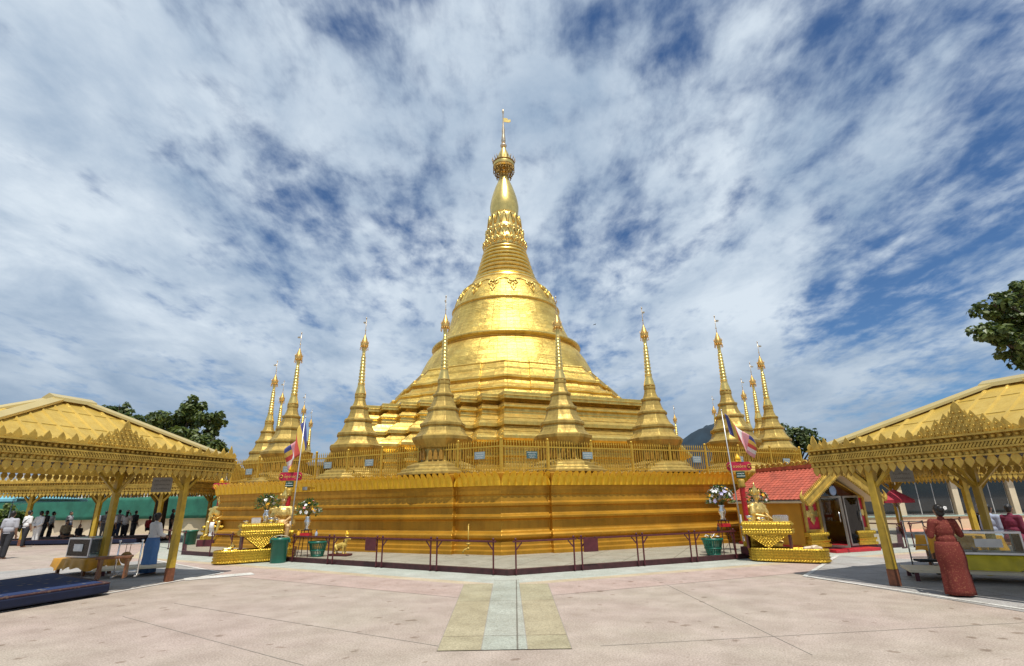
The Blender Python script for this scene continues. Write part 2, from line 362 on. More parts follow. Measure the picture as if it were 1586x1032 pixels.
def thing(name, label, cat, loc=(0, 0, 0), rz=0, group=None):
    o = bpy.data.objects.new(name, None); C.objects.link(o); o.empty_display_size = .2
    o.location = loc; o.rotation_euler[2] = rz; o['label'] = label; o['category'] = cat
    if group: o['group'] = group
    return o
def tag(o, label, cat, group=None):
    o['label'] = label; o['category'] = cat
    if group: o['group'] = group
    return o
def struct(o): o['kind'] = 'structure'; return o
def dup(root, loc, rz, label, group=None, scale=None):
    r = root.copy(); C.objects.link(r); r.location = loc; r.rotation_euler = (0, 0, rz); r['label'] = label
    if group: r['group'] = group
    if scale: r.scale = (scale, scale, scale)
    for ch in list(root.children):
        c = ch.copy(); C.objects.link(c); c.parent = r
        for g in ch.children:
            d = g.copy(); C.objects.link(d); d.parent = c
    return r
def flatpoly(name, pts, z, mt):
    b = MB(); b.add([(x, y, z) for x, y in pts], [list(range(len(pts)))]); o = b.build(name, mt, recalc=False)
    if o.data.polygons[0].normal.z < 0: o.data.flip_normals()
    return struct(o)

def organic(name, prims, voxel, mt, parent, it=3):
    """one continuous skin over tapered limbs: ('c', p, q, r1, r2) or ('e', centre, radii)"""
    b = MB()
    for p in prims:
        if p[0] == 'c':
            a, q = Vector(p[1]), Vector(p[2]); r1, r2 = p[3], p[4]; d = (q-a)
            if d.length < 1e-5: continue
            dn = d.normalized(); pts = []; rr = []
            for t in (80, 55, 25): pts.append(a-dn*r1*math.sin(R(t))); rr.append(r1*math.cos(R(t)))
            pts.append(a); rr.append(r1); pts.append(q); rr.append(r2)
            for t in (25, 55, 80): pts.append(q+dn*r2*math.sin(R(t))); rr.append(r2*math.cos(R(t)))
            b.tube(pts, rr, 10)
        elif p[0] == 'e': b.ball(p[1], p[2], 12)
        elif p[0] == 'l': b.loft(p[1])
    o = b.build(name, mt, parent)
    rm = o.modifiers.new('skin', 'REMESH'); rm.mode = 'VOXEL'; rm.voxel_size = voxel; rm.use_smooth_shade = True
    if it:
        sm = o.modifiers.new('soft', 'SMOOTH'); sm.iterations = it; sm.factor = .5
    dg = bpy.context.evaluated_depsgraph_get()
    me = bpy.data.meshes.new_from_object(o.evaluated_get(dg))
    o.modifiers.clear(); old = o.data; o.data = me; bpy.data.meshes.remove(old)
    for p in me.polygons: p.use_smooth = True
    return o

def letters(b, x0, x1, z, h, y, n, mi=0, seed=0):
    """round script letters: rings with a gap, strokes and dots, laid on a board facing -y"""
    rnd = random.Random(seed); w = (x1-x0)/n; t = h*.16
    for k in range(n):
        cx = x0+w*(k+.5); r = min(w*.44, h*.5); a0 = rnd.random()*6.28; sp = rnd.choice((4.3, 5.0, 6.0, 6.28))
        m_ = 8; vs = []; fs = []
        for i in range(m_+1):
            a = a0+sp*i/m_
            for rr in (r, r-t): vs += [(cx+rr*math.cos(a), y, z+rr*math.sin(a))]
        for i in range(m_): fs.append((2*i, 2*i+1, 2*i+3, 2*i+2))
        b.add(vs, fs, mi)
        if rnd.random() < .4: b.box((cx, y, z+h*.72*rnd.choice((1, -1))), (w*.5, .001, t), 0, mi)
    return b
# ------------------------------------------------------------------ light, sky
SUN_EL, SUN_AZ = R(68), R(14)          # high, behind the camera and a little to its right
sd = Vector((math.sin(SUN_AZ)*math.cos(SUN_EL), -math.cos(SUN_AZ)*math.cos(SUN_EL), math.sin(SUN_EL)))
sl = bpy.data.lights.new('sun', 'SUN'); sl.energy = 4.4; sl.angle = R(.55); sl.color = (1, .955, .88)
so = bpy.data.objects.new('sun', sl); C.objects.link(so); so.rotation_euler = sd.to_track_quat('Z', 'Y').to_euler()
W = bpy.data.worlds.new('World'); S.world = W; W.use_nodes = True
def build_sky():
    nt = W.node_tree; N = nt.nodes; L = nt.links; bg = N['Background']
    sky = N.new('ShaderNodeTexSky'); sky.sky_type = 'NISHITA'; sky.sun_disc = False
    sky.sun_elevation = SUN_EL; sky.sun_rotation = PI-SUN_AZ; sky.air_density = 1.0; sky.dust_density = .4; sky.ozone_density = 2.5
    tc = N.new('ShaderNodeTexCoord'); sx = N.new('ShaderNodeSeparateXYZ'); L.new(tc.outputs['Generated'], sx.inputs[0])
    def math_(op, a, b=None, c=None):
        n = N.new('ShaderNodeMath'); n.operation = op
        for i, q in enumerate((a, b, c)):
            if q is None: continue
            if isinstance(q, (int, float)): n.inputs[i].default_value = q
            else: L.new(q, n.inputs[i])
        return n.outputs[0]
    zz = math_('MAXIMUM', sx.outputs['Z'], 0.0); den = math_('ADD', zz, .16)
    u = math_('DIVIDE', sx.outputs['X'], den); v = math_('DIVIDE', sx.outputs['Y'], den)
    cb = N.new('ShaderNodeCombineXYZ'); L.new(u, cb.inputs[0]); L.new(v, cb.inputs[1])
    def noi(scale, sxy, rot, det=8, rough=.6, dist=0, off=(0, 0, 0)):
        mp = N.new('ShaderNodeMapping'); mp.inputs['Scale'].default_value = (sxy[0], sxy[1], 1); mp.inputs['Rotation'].default_value = (0, 0, rot); mp.inputs['Location'].default_value = off
        L.new(cb.outputs[0], mp.inputs['Vector'])
        n = N.new('ShaderNodeTexNoise'); n.inputs['Scale'].default_value = scale; n.inputs['Detail'].default_value = det; n.inputs['Roughness'].default_value = rough; n.inputs['Distortion'].default_value = dist
        L.new(mp.outputs[0], n.inputs['Vector']); return n.outputs['Fac']
    big = noi(1.15, (1, .75), R(20), 5, .55, .4, SKY_OFF)
    streak = noi(1.9, (1.5, .42), R(-24), 9, .62, .5, (3.1, 1.7, 0))
    fine = noi(6.5, (1.0, .6), R(-30), 7, .62, .3, (1.3, 5.2, 0))
    flock = noi(13.0, (1, .8), R(15), 4, .55, .2, (7.3, 2.2, 0))
    s = math_('MULTIPLY', big, .3); s = math_('MULTIPLY_ADD', streak, .44, s); s = math_('MULTIPLY_ADD', fine, .34, s); s = math_('MULTIPLY_ADD', flock, .25, s)
    # where the cover breaks open (directions in the sky)
    for (px, py, w, a) in SKY_GAPS:
        d = ray(px, py).normalized()
        vm = N.new('ShaderNodeVectorMath'); vm.operation = 'DISTANCE'; L.new(tc.outputs['Generated'], vm.inputs[0]); vm.inputs[1].default_value = d
        g = math_('DIVIDE', vm.outputs['Value'], w); g = math_('MULTIPLY', g, g); g = math_('MULTIPLY', g, -1.0); g = math_('EXPONENT', g)
        s = math_('MULTIPLY_ADD', g, -a, s)
    mr = N.new('ShaderNodeMapRange'); mr.interpolation_type = 'SMOOTHSTEP'; mr.inputs['From Min'].default_value = SKY_LO; mr.inputs['From Max'].default_value = SKY_HI
    L.new(s, mr.inputs['Value']); cover = mr.outputs[0]
    hz = N.new('ShaderNodeMapRange'); hz.inputs['From Min'].default_value = .02; hz.inputs['From Max'].default_value = .3; L.new(sx.outputs['Z'], hz.inputs['Value'])
    # cloud brightness: thick parts grey below, thin edges bright
    th = noi(2.3, (1, .7), R(-10), 7, .6, .3, (9.1, 4.4, 0))
    cr = N.new('ShaderNodeValToRGB'); e = cr.color_ramp.elements
    e[0].position = .32; e[0].color = (.32, .43, .58, 1); e[1].position = .62; e[1].color = (.7, .79, .88, 1); L.new(th, cr.inputs['Fac'])
    low = N.new('ShaderNodeMix'); low.data_type = 'RGBA'; low.inputs[6].default_value = (.27, .37, .5, 1); L.new(hz.outputs[0], low.inputs['Factor']); L.new(cr.outputs['Color'], low.inputs[7])
    sk = N.new('ShaderNodeMix'); sk.data_type = 'RGBA'; sk.blend_type = 'MULTIPLY'; sk.inputs['Factor'].default_value = 1; L.new(sky.outputs[0], sk.inputs[6]); sk.inputs[7].default_value = (.72, 1.0, 1.28, 1)
    sc = N.new('ShaderNodeVectorMath'); sc.operation = 'SCALE'; L.new(low.outputs[2], sc.inputs[0]); sc.inputs['Scale'].default_value = 1/SKY_STR
    mx = N.new('ShaderNodeMix'); mx.data_type = 'RGBA'; L.new(cover, mx.inputs['Factor']); L.new(sk.outputs[2], mx.inputs[6]); L.new(sc.outputs[0], mx.inputs[7])
    L.new(mx.outputs[2], bg.inputs['Color']); bg.inputs['Strength'].default_value = SKY_STR
SKY_STR = .075
SKY_OFF = (2.7, 1.4, 0)
SKY_LO, SKY_HI = .52, .74
SKY_GAPS = [(1060, 20, .14, .04), (1275, 110, .11, .07), (1480, 90, .14, .07), (1340, 350, .12, .1), (1270, 490, .1, .1), (920, 20, .06, .05), (1400, 200, .12, -.06), (1560, 60, .1, -.04), (1180, 60, .07, -.06), (240, 220, .15, .03), (560, 370, .14, .03), (265, 425, .1, .05), (1560, 215, .08, .08), (960, 330, .08, .06),
            (760, 160, .2, -.06), (120, 90, .25, -.08), (560, 200, .12, -.05), (1180, 230, .1, -.08), (100, 480, .3, -.08), (1130, 560, .2, -.1)]
build_sky()
S.view_settings.view_transform = 'Standard'; S.view_settings.look = 'None'; S.view_settings.gamma = 1; S.view_settings.exposure = 0

# ------------------------------------------------------------------ the ground
g = MB(); g.add([(-1500, -400, 0), (1500, -400, 0), (1500, 2600, 0), (-1500, 2600, 0)], [(0, 1, 2, 3)])
struct(g.build('plaza_ground', GROUND, recalc=False))
OX, OY = -.45, 37.0
O = Vector((OX, OY, 0))
# kerb line round the pagoda (outer edge): a corner towards the camera
KC = Vector((-.2, 13.45)); KL = Vector((-12.6, 21.0)); KR = Vector((13.2, 19.0)); KLL = Vector((-24, 40)); KRR = Vector((25, 36))
KERB = [KLL, KL, KC, KR, KRR]
def offs(pts, d):
    """shift an open polyline sideways (towards the pagoda for d > 0)"""
    out = []
    for i, p in enumerate(pts):
        ns = []
        for a, b in ((i-1, i), (i, i+1)):
            if a < 0 or b >= len(pts): continue
            t = (pts[b]-pts[a]).normalized(); ns.append(Vector((-t.y, t.x)))
        n = sum(ns, Vector((0, 0))); n.normalize(); k = d/max(.3, n.dot(ns[0])); out.append(p+n*k)
    return out
k0, k1 = offs(KERB, 0), offs(KERB, .16)
kb = MB()
for i in range(len(KERB)-1):
    a, b, c, d = k0[i], k0[i+1], k1[i+1], k1[i]
    kb.loft([[(a.x, a.y, 0), (b.x, b.y, 0), (c.x, c.y, 0), (d.x, d.y, 0)], [(a.x, a.y, .13), (b.x, b.y, .13), (c.x, c.y, .13), (d.x, d.y, .13)]])
struct(kb.build('kerb', MARD))
flatpoly('walkway', [tuple(p) for p in k1]+[(25, 70), (-24, 70)], .085, WALK)
w0, w1, w2 = offs(KERB, -1.15), offs(KERB, -2.9), offs(KERB, -1.5)
def band(name, a, b, z, mt):
    q = MB()
    for i in range(len(a)-1): q.add([(a[i].x, a[i].y, z), (a[i+1].x, a[i+1].y, z), (b[i+1].x, b[i+1].y, z), (b[i].x, b[i].y, z)], [(0, 1, 2, 3)])
    o = q.build(name, mt, recalc=False)
    for p in o.data.polygons:
        if p.normal.z < 0: o.data.flip_normals(); break
    return struct(o)
band('pale_paving', w0, offs(KERB, -.002), .004, PALE)
band('ochre_paving_line', w2, w0, .004, ground_mat('ochre_line', (.55, .45, .3), (.57, .47, .33), False, 0))
band('pink_paving', w1, w2, .004, PINK)
PB = {-1.12: -.95, -.5: -.43, .06: .12, .67: .64}
for x0, x1, mt, ys in ((-1.12, -.5, YELW, 12.2), (-.5, .06, MINT, 12.75), (.06, .67, YELW, 12.1)):
    flatpoly('path', [(PB[x0], 6.95), (PB[x1], 6.95), (x1, ys), (x0, ys)], .009, mt)
jl = MB()
for x in PB: jl.bar((PB[x], 6.95, .0115), (x, 12.1, .0115), .008, .0012)
struct(jl.build('path_joints', mat('dark_joint', (.3, .265, .22), .9), recalc=False))
# grooves between the big slabs in front
gr = MB()
for a, b in (((190, 955), (470, 1031)), ((270, 935), (690, 1003)), ((1010, 895), (1258, 1015)), ((930, 1001), (1586, 965)), ((0, 857), (120, 850))):
    p, q = gp(*a), gp(*b); gr.bar((p.x, p.y, .003), (q.x, q.y, .003), .008, .004)
struct(gr.build('slab_joints', MATS['dark_joint']))
# hills beyond
def hill(name, cx, cy, rx, ry, h, seed, mt):
    b = MB(); n, k = 48, 14; rings = []
    for i in range(k+1):
        t = i/k; rings.append([])
        for j in range(n):
            a = 2*PI*j/n; rr = 1-t
            z = h*(1-rr*rr)*(1+.35*noise.noise(Vector((math.cos(a)*2*rr+seed, math.sin(a)*2*rr, t*2))))
            z += h*.05*noise.noise(Vector((math.cos(a)*14*rr, math.sin(a)*14*rr, seed)))
            rings[-1].append((cx+rx*max(rr, .002)*math.cos(a), cy+ry*max(rr, .002)*math.sin(a), max(-.5, z-.5)))
    b.loft(rings, 0, True)
    return struct(b.build(name, mt))
HILL = mat('forest_hill', (.014, .03, .045), .95, 0, .3, .04)
hill('hill', 335, 900, 170, 160, 118, 3, HILL); hill('hill', -620, 1000, 330, 260, 40, 8, HILL); hill('hill', 760, 900, 300, 220, 60, 5, HILL)

# ------------------------------------------------------------------ the pagoda
def octring(Rc, z, bw=1.75, d=.2, tweak=None, cen=(0, 0)):
    """octagon, corner to the camera; long faces stand d proud of a plain block at each corner"""
    vs = []
    for k in range(8):
        a = R(-90+45*k); r = Rc*(tweak.get(k, 1) if tweak else 1); vs.append(Vector((cen[0]+r*math.cos(a), cen[1]+r*math.sin(a))))
    out = []
    for k in range(8):
        p = vs[k]; tp = (vs[k-1]-p).normalized(); tn = (vs[(k+1) % 8]-p).normalized()
        npv = Vector((-tp.y, tp.x)); nnx = Vector((tn.y, -tn.x))
        if npv.dot(p-Vector(cen)) < 0: npv = -npv
        if nnx.dot(p-Vector(cen)) < 0: nnx = -nnx
        out += [p+tp*bw+npv*d, p+tp*bw, p, p+tn*bw, p+tn*bw+nnx*d]
    return [(q.x, q.y, z) for q in out]
def redent(a, z, n=7, rot=R(-67.5)):
    """square with long sides and stepped corners"""
    b = .4142*a; s = (a-b)/n; q = []
    for i in range(n):
        q.append((a-s*i, b+s*i)); q.append((a-s*(i+1), b+s*i))
    q.append((b, a)); pts = []
    for k in range(4):
        t = rot+k*PI/2; c_, s_ = math.cos(t), math.sin(t)
        pts += [(x*c_-y*s_, x*s_+y*c_, z) for x, y in q]
    return pts
PG = thing('golden_pagoda', 'towering golden bell shaped pagoda on stepped terraces with a slender spire and umbrella crown', 'pagoda', (OX, OY, 0))
TW = {7: .945, 6: .96}
RW = 19.1
prof = [(.34, .06), (.34, .2), (.26, .22), (.26, .34), (.19, .36), (.19, .47), (.12, .5), (.24, .58), (.26, .66), (.2, .72), (.03, .76), (0, .8), (0, 1.1), (.03, 1.12), (.14, 1.16), (.15, 1.24), (.03, 1.3), (0, 1.32), (0, 1.52), (.1, 1.56), (.11, 1.65), (.02, 1.69), (0, 1.9), (.04, 1.93), (.06, 2.1), (.1, 2.2)]
b = MB(); b.loft([octring(RW+o, z, tweak=TW) for o, z in prof], 0, False, (False, True))
pl = b.build('plinth', GW, PG)
bw = pl.modifiers.new('bevel', 'BEVEL'); bw.width = .018; bw.segments = 2; bw.limit_method = 'ANGLE'
# row of lotus petals along the top of the plinth
b = MB(); rr = octring(RW+.1, 0, tweak=TW)
for i in range(len(rr)):
    p, q = Vector(rr[i]), Vector(rr[(i+1) % len(rr)]); Ln = (q-p).length
    if Ln < .5: n = 1
    else: n = max(1, round(Ln/.25))
    t = (q-p)/Ln; nn = Vector((t.y, -t.x, 0))
    if (p+q).y > 20: continue
    w = Ln/n
    for k in range(n):
        base = p+t*(w*k); cols, rows = 6, 7; vs = []
        for r_ in range(rows+1):
            h = r_/rows
            for c_ in range(cols+1):
                x = c_/cols*2-1
                edge = math.sqrt(max(0, 1-x*x))
                z = 2.2+.47*h*(.62+.38*edge)
                out = .03+.1*h*h+.075*edge*(.45+.55*math.sin(PI*min(1, h*1.05)))+(.1*max(0, h-.72)/.28*edge)
                pt = base+t*((c_/cols)*w)+nn*out; vs.append((pt.x, pt.y, z))
        fs = [(r_*(cols+1)+c_, r_*(cols+1)+c_+1, (r_+1)*(cols+1)+c_+1, (r_+1)*(cols+1)+c_) for r_ in range(rows) for c_ in range(cols)]
        b.add(vs, fs, 0, True)
b.build('lotus_cornice', GPET, pl, recalc=False)
b = MB(); b.loft([octring(RW+.11, 2.21, tweak=TW), octring(RW+.12, 2.6, tweak=TW), octring(RW-.1, 2.65, tweak=TW)], 0, False); b.build('deck', GW, pl)

def tp(prof, sub=1): return prof
# stepped terraces
terr = [(13.3, 2.6), (13.3, 2.85), (12.9, 2.9), (12.9, 3.12), (12.55, 3.16), (12.55, 3.36), (12.2, 3.42), (12.2, 3.7), (12.45, 3.74), (12.45, 3.86), (12.15, 3.9), (12.15, 4.22), (12.5, 4.4), (12.72, 4.42), (12.78, 4.52), (12.78, 4.66), (12.68, 4.74),
        (12.0, 5.12), (11.85, 5.14), (11.85, 5.2), (12.14, 5.24), (12.14, 5.42), (12.04, 5.46), (11.45, 5.86), (11.2, 5.88), (11.15, 6.18), (11.32, 6.24), (11.32, 6.32), (10.8, 6.6), (10.75, 6.66), (11.2, 6.7), (11.2, 7.05), (11.0, 7.07), (8.3, 7.15)]
fine_t = [terr[0]]                                 # thin beads on every tall face
for (r0, z0), (r1, z1) in zip(terr, terr[1:]):
    if z1-z0 > .24 and z1 < 7.06:
        for f_, o_ in ((.4, 0), (.42, .05), (.54, .05), (.56, 0)): fine_t.append((r0+(r1-r0)*f_+o_, z0+(z1-z0)*f_))
    fine_t.append((r1, z1))
terr = fine_t
b = MB(); b.loft([redent(a*.93, z) for a, z in terr], 0, False)
te = b.build('terrace', GL, PG)
bv = te.modifiers.new('bevel', 'BEVEL'); bv.width = .03; bv.segments = 2; bv.limit_method = 'ANGLE'
# eight sided bands with plain corner blocks
octp = [(9.5, 7.0), (9.5, 7.2), (9.2, 7.26), (8.95, 7.7), (9.05, 7.75), (9.05, 7.88), (8.8, 7.93), (8.25, 8.2), (8.05, 8.5), (8.22, 8.55), (8.22, 8.7), (7.95, 8.76), (7.5, 9.2), (7.5, 9.24), (7.5, 9.36), (7.2, 9.42), (6.95, 9.75), (7.0, 9.8), (6.95, 9.88), (6.3, 9.95)]
b = MB(); b.loft([octring(a, z, 1.55, .14) for a, z in octp], 0, False); ob = b.build('eight_sided_band', GP, PG)
bv = ob.modifiers.new('bevel', 'BEVEL'); bv.width = .025; bv.segments = 2; bv.limit_method = 'ANGLE'
bell = [(6.45, 9.7), (6.35, 10.0), (6.12, 10.6), (5.82, 11.2), (5.45, 11.75), (5.2, 12.02), (5.2, 12.06), (5.36, 12.1), (5.44, 12.2), (5.42, 12.34), (5.3, 12.42), (5.0, 12.46), (4.9, 12.55), (4.66, 13.05), (4.42, 13.6), (4.22, 14.2), (4.05, 14.9), (3.99, 15.15), (4.05, 15.18), (4.07, 15.26), (4.04, 15.34), (3.96, 15.37), (3.84, 15.75), (3.66, 16.2), (3.38, 16.68), (3.08, 17.05), (2.75, 17.36), (2.6, 17.5)]
b = MB(); b.lathe(bell, 96); be = b.build('bell', GP, PG)
be.modifiers.new('edge', 'EDGE_SPLIT').split_angle = R(38)
b = MB()
for rz_, zz, t in ((5.38, 12.24, .11), (4.03, 15.26, .06)):
    for k in range(96):
        a, a2 = 2*PI*k/96, 2*PI*(k+1)/96
    b.tube([(rz_*math.cos(2*PI*k/96), rz_*math.sin(2*PI*k/96), zz) for k in range(97)], t, 8)
b.build('ring_moulding', GL, be)
# swags with hanging points on the bell shoulder
def bell_r(z):
    for (r0, z0), (r1, z1) in zip(bell, bell[1:]):
        if z0 <= z <= z1 and z1 > z0: return r0+(r1-r0)*(z-z0)/(z1-z0)
    return 3
b = MB(); ns = 16
for k in range(ns):
    a0 = 2*PI*(k+.42)/ns; da = 2*PI/ns
    pts = []
    for i in range(13):
        t = i/12*2-1; z = 16.95-.42*abs(t)**2.4; r = bell_r(z)+.03; a = a0+da*.5+t*da*.47; pts.append((r*math.cos(a), r*math.sin(a), z))
    b.tube(pts, [.04+.045*abs(math.cos(i/12*PI)) for i in range(13)], 6)
    for s in (-1, 1):
        pts = []
        for i in range(10):
            t = i/9*4.6; rr_ = .22*(1-t/6.5); z = 16.5+rr_*math.cos(t)*1.1; a = a0+s*(.045+rr_*math.sin(t)/3.4); r = bell_r(z)+.05; pts.append((r*math.cos(a), r*math.sin(a), z))
        b.tube(pts, [.075-.004*i for i in range(10)], 6)
    for s in (-1, 1):
        pts = []
        for z, w in ((16.32, .14), (16.05, .11), (15.72, .012)):
            a = a0+s*w/2.9; r = bell_r(z)+.03; pts.append((r*math.cos(a), r*math.sin(a), z))
        b.tube(pts, [.045, .045, .02], 6)
    b.ball((bell_r(16.22)*math.cos(a0)*1.01, bell_r(16.22)*math.sin(a0)*1.01, 16.22), (.07, .07, .14), 8)
b.build('swag_ornament', GL, be)
# spire: rings, lotus bands, banana bud
sp = [(2.6, 17.45), (2.66, 17.55), (2.6, 17.68), (2.42, 17.72)]
zz = 17.74
for k in range(8):
    r = 2.4-.72*(k/7)**.8; h = .4-.012*k
    sp += [(r*.925, zz), (r*.99, zz+.05), (r*1.025, zz+h*.3), (r*1.025, zz+h*.55), (r*.97, zz+h*.8), (r*.915, zz+h)]; zz += h
sp += [(1.62, zz+.02), (1.6, zz+.3)]
b = MB(); b.lathe(sp, 64); s1 = b.build('ringed_spire', GSP, PG); s1.modifiers.new('edge', 'EDGE_SPLIT').split_angle = R(50)
ztop = zz+.3
b = MB()
lp = [(1.6, ztop), (1.62, 21.05), (1.68, 21.2), (1.6, 21.3), (1.5, 21.4), (1.44, 22.0), (1.5, 22.08), (1.54, 22.2), (1.48, 22.3), (1.38, 22.38), (1.34, 22.6), (1.26, 23.2), (1.28, 23.5), (1.18, 23.62), (1.08, 23.75)]
b.lathe(lp, 56)
for z0, r0, n_, dn in ((21.22, 1.62, 26, -1), (22.2, 1.48, 24, -1)):
    for k in range(n_):
        a = 2*PI*k/n_; b.ball((r0*math.cos(a), r0*math.sin(a), z0), (.12, .12, .13), 8)
for z0, z1, r0, r1, n_ in ((22.65, 23.55, 1.36, 1.27, 16), (21.45, 22.05, 1.52, 1.5, 18), (20.75, 21.1, 1.66, 1.76, 20)):
    for k in range(n_):
        a = 2*PI*k/n_; w = PI/n_*.8; pts = []
        for i in range(9):
            t = i/8*2-1; z = z0+(z1-z0)*(1-abs(t)**2.2); r = r0+(r1-r0)*(z-z0)/(z1-z0)+.02; pts.append((r*math.cos(a+w*t), r*math.sin(a+w*t), z))
        b.tube(pts, .045, 5)
b.build('lotus_band', GSP, s1)
b = MB(); b.lathe([(1.06, 23.6), (1.1, 23.9), (1.16, 24.3), (1.17, 24.6), (1.12, 25.0), (1.02, 25.5), (.88, 26.0), (.72, 26.5), (.56, 26.9), (.44, 27.25), (.38, 27.6), (.36, 28.4)], 48); b.build('banana_bud', GSP, s1)
# umbrella crown
hti = MB()
hti.lathe([(.62, 28.3), (.86, 28.42), (.9, 28.6), (.86, 28.95), (.8, 29.05), (.66, 29.3), (.5, 29.6), (.36, 29.95), (.22, 30.3), (.14, 30.55), (.1, 30.6)], 32)
ht = hti.build('umbrella_crown', GSP, PG)
b = MB(); rnd = random.Random(2)
for r0, z0, n_, ln in ((.86, 28.5, 22, .45), (.72, 28.2, 18, .4), (.6, 27.8, 16, .35), (.88, 28.9, 20, -.4)):
    for k in range(n_):
        a = 2*PI*k/n_+rnd.random()*.1; x, y = r0*math.cos(a), r0*math.sin(a)
        if ln < 0: b.tube([(x, y, z0), (x*1.1, y*1.1, z0+.25), (x*1.12, y*1.12, z0+.42)], [.03, .035, .01], 5)
        else: b.tube([(x, y, z0+.1), (x*1.03, y*1.03, z0-ln*.5), (x*1.0, y*1.0, z0-ln)], .022, 5); b.ball((x, y, z0-ln), (.055, .055, .08), 6)
    b.tube([(r0*math.cos(2*PI*k/24), r0*math.sin(2*PI*k/24), z0) for k in range(25)], .05, 6)
for k in range(10):
    a = 2*PI*k/10; b.tube([(.36*math.cos(a), .36*math.sin(a), 27.5), (.85*math.cos(a), .85*math.sin(a), 28.4)], .025, 5)
b.build('hanging_bell', mat('weathered_gilt', (.3, .19, .06), .45, .8, .3, 12), ht)
b = MB(); b.lathe([(.1, 30.5), (.26, 30.6), (.28, 30.72), (.2, 30.85), (.1, 30.9)], 16); b.lathe([(.13, 30.85), (.2, 31.2), (.16, 31.6), (.12, 31.9), (.14, 32.3), (.07, 32.8), (.05, 34.0), (.09, 34.2), (.1, 34.35), (.02, 34.6)], 12)
b.build('finial', mat('jewelled_finial', (.62, .5, .34), .35, .8, .3, 14), ht)
b = MB(); b.prism([(.03, 33.2), (.5, 33.12), (.66, 33.2), (.62, 33.42), (.42, 33.36), (.4, 33.5), (.2, 33.58), (.03, 33.55)], -.03, .03); b.build('vane', GSP, ht)

# small stupas on the deck
SPROF = [(1.75, 0), (1.75, .1), (1.62, .13), (1.6, .22), (1.4, .26), (1.38, .36), (1.1, .46), (.96, .5), (.92, .95), (1.0, 1.0), (1.1, 1.14), (1.21, 1.3), (1.23, 1.42), (1.1, 1.46), (.95, 1.62), (.88, 1.8), (.94, 1.84), (.94, 1.95), (.83, 2.0), (.7, 2.2), (.62, 2.42), (.67, 2.46), (.67, 2.55), (.56, 2.6), (.46, 2.8), (.41, 3.0), (.45, 3.04), (.45, 3.12), (.35, 3.16), (.28, 3.34), (.25, 3.5), (.27, 3.55), (.27, 3.66), (.22, 3.7)]
def star(r, z, n=12):
    q = []
    for k in range(4):
        t = PI/2*k
        for x, y in ((1, -.5), (1, .5), (.9, .5), (.9, .72), (.72, .72), (.72, .9), (.5, .9)):
            q.append((r*.93*(x*math.cos(t)-y*math.sin(t)), r*.93*(x*math.sin(t)+y*math.cos(t)), z))
    return q
def oct8(r, z): return [(r*math.cos(PI/8+PI/4*k), r*math.sin(PI/8+PI/4*k), z) for k in range(8)]
def small_stupa():
    t = thing('small_stupa', '', 'stupa')
    q = MB(); q.loft([oct8(r*.95, z) for r, z in SPROF], 0, False)
    bb = q.build('stepped_base', GST, t); v = bb.modifiers.new('bevel', 'BEVEL'); v.width = .018; v.segments = 2; v.limit_method = 'ANGLE'
    q = MB()
    for k in range(8):                          # little niches between the skirt and the eave
        a = PI/4*k; ca, sa = math.cos(a), math.sin(a)
        M = Matrix(((-sa, ca, 0, .88*ca), (ca, sa, 0, .88*sa), (0, 0, 1, 0), (0, 0, 0, 1)))
        for x in (-.2, 0, .2): q.prism([(x-.07, .55), (x+.07, .55), (x+.07, .78), (x+.04, .87), (x, .93), (x-.04, .87), (x-.07, .78)], -.03, .03, 0, M)
    q.build('niche', mat('niche_gold', (.45, .24, .04), .45, .5, .2, 10), bb)
    q = MB(); q.lathe([(.25, 3.68), (.235, 3.74), (.2, 3.88), (.165, 4.02), (.145, 4.12), (.16, 4.14)], 16); q.build('bell', GSP, t)
    pr = []; z = 4.12
    for k in range(9):
        r = .15-.006*k; h = .15; pr += [(r*.82, z), (r*1.02, z+h*.3), (r*1.02, z+h*.65), (r*.8, z+h)]; z += h
    pr += [(.075, z), (.07, z+.2), (.09, z+.35), (.08, z+.5), (.05, 6.1)]
    q = MB(); q.lathe(pr, 14); q.build('ringed_spire', GSP, t)
    q = MB(); q.lathe([(.1, 5.88), (.16, 5.9), (.18, 5.98), (.165, 6.1), (.12, 6.22), (.07, 6.36), (.035, 6.45), (.02, 6.5)], 14)
    for k in range(10):
        a = PI/5*k; q.tube([(.165*math.cos(a), .165*math.sin(a), 5.95), (.18*math.cos(a), .18*math.sin(a), 5.8)], .013, 4); q.ball((.18*math.cos(a), .18*math.sin(a), 5.78), .022, 6); q.tube([(.17*math.cos(a), .17*math.sin(a), 6.06), (.2*math.cos(a), .2*math.sin(a), 6.18)], [.015, .004], 4)
    hh = q.build('umbrella_crown', mat('crown_gold', (.66, .42, .13), .4, .75, .25, 20), t)
    q = MB(); q.tube([(0, 0, 6.45), (0, 0, 6.7), (0, 0, 7.3)], [.02, .016, .012], 6); q.ball((0, 0, 6.72), .035, 8); q.ball((0, 0, 7.3), (.03, .03, .06), 8); q.prism([(.01, 7.02), (.16, 7.0), (.19, 7.06), (.12, 7.1), (.01, 7.12)], -.008, .008); q.build('vane', MATS['jewelled_finial'], hh)
    return t
DECK = 2.652
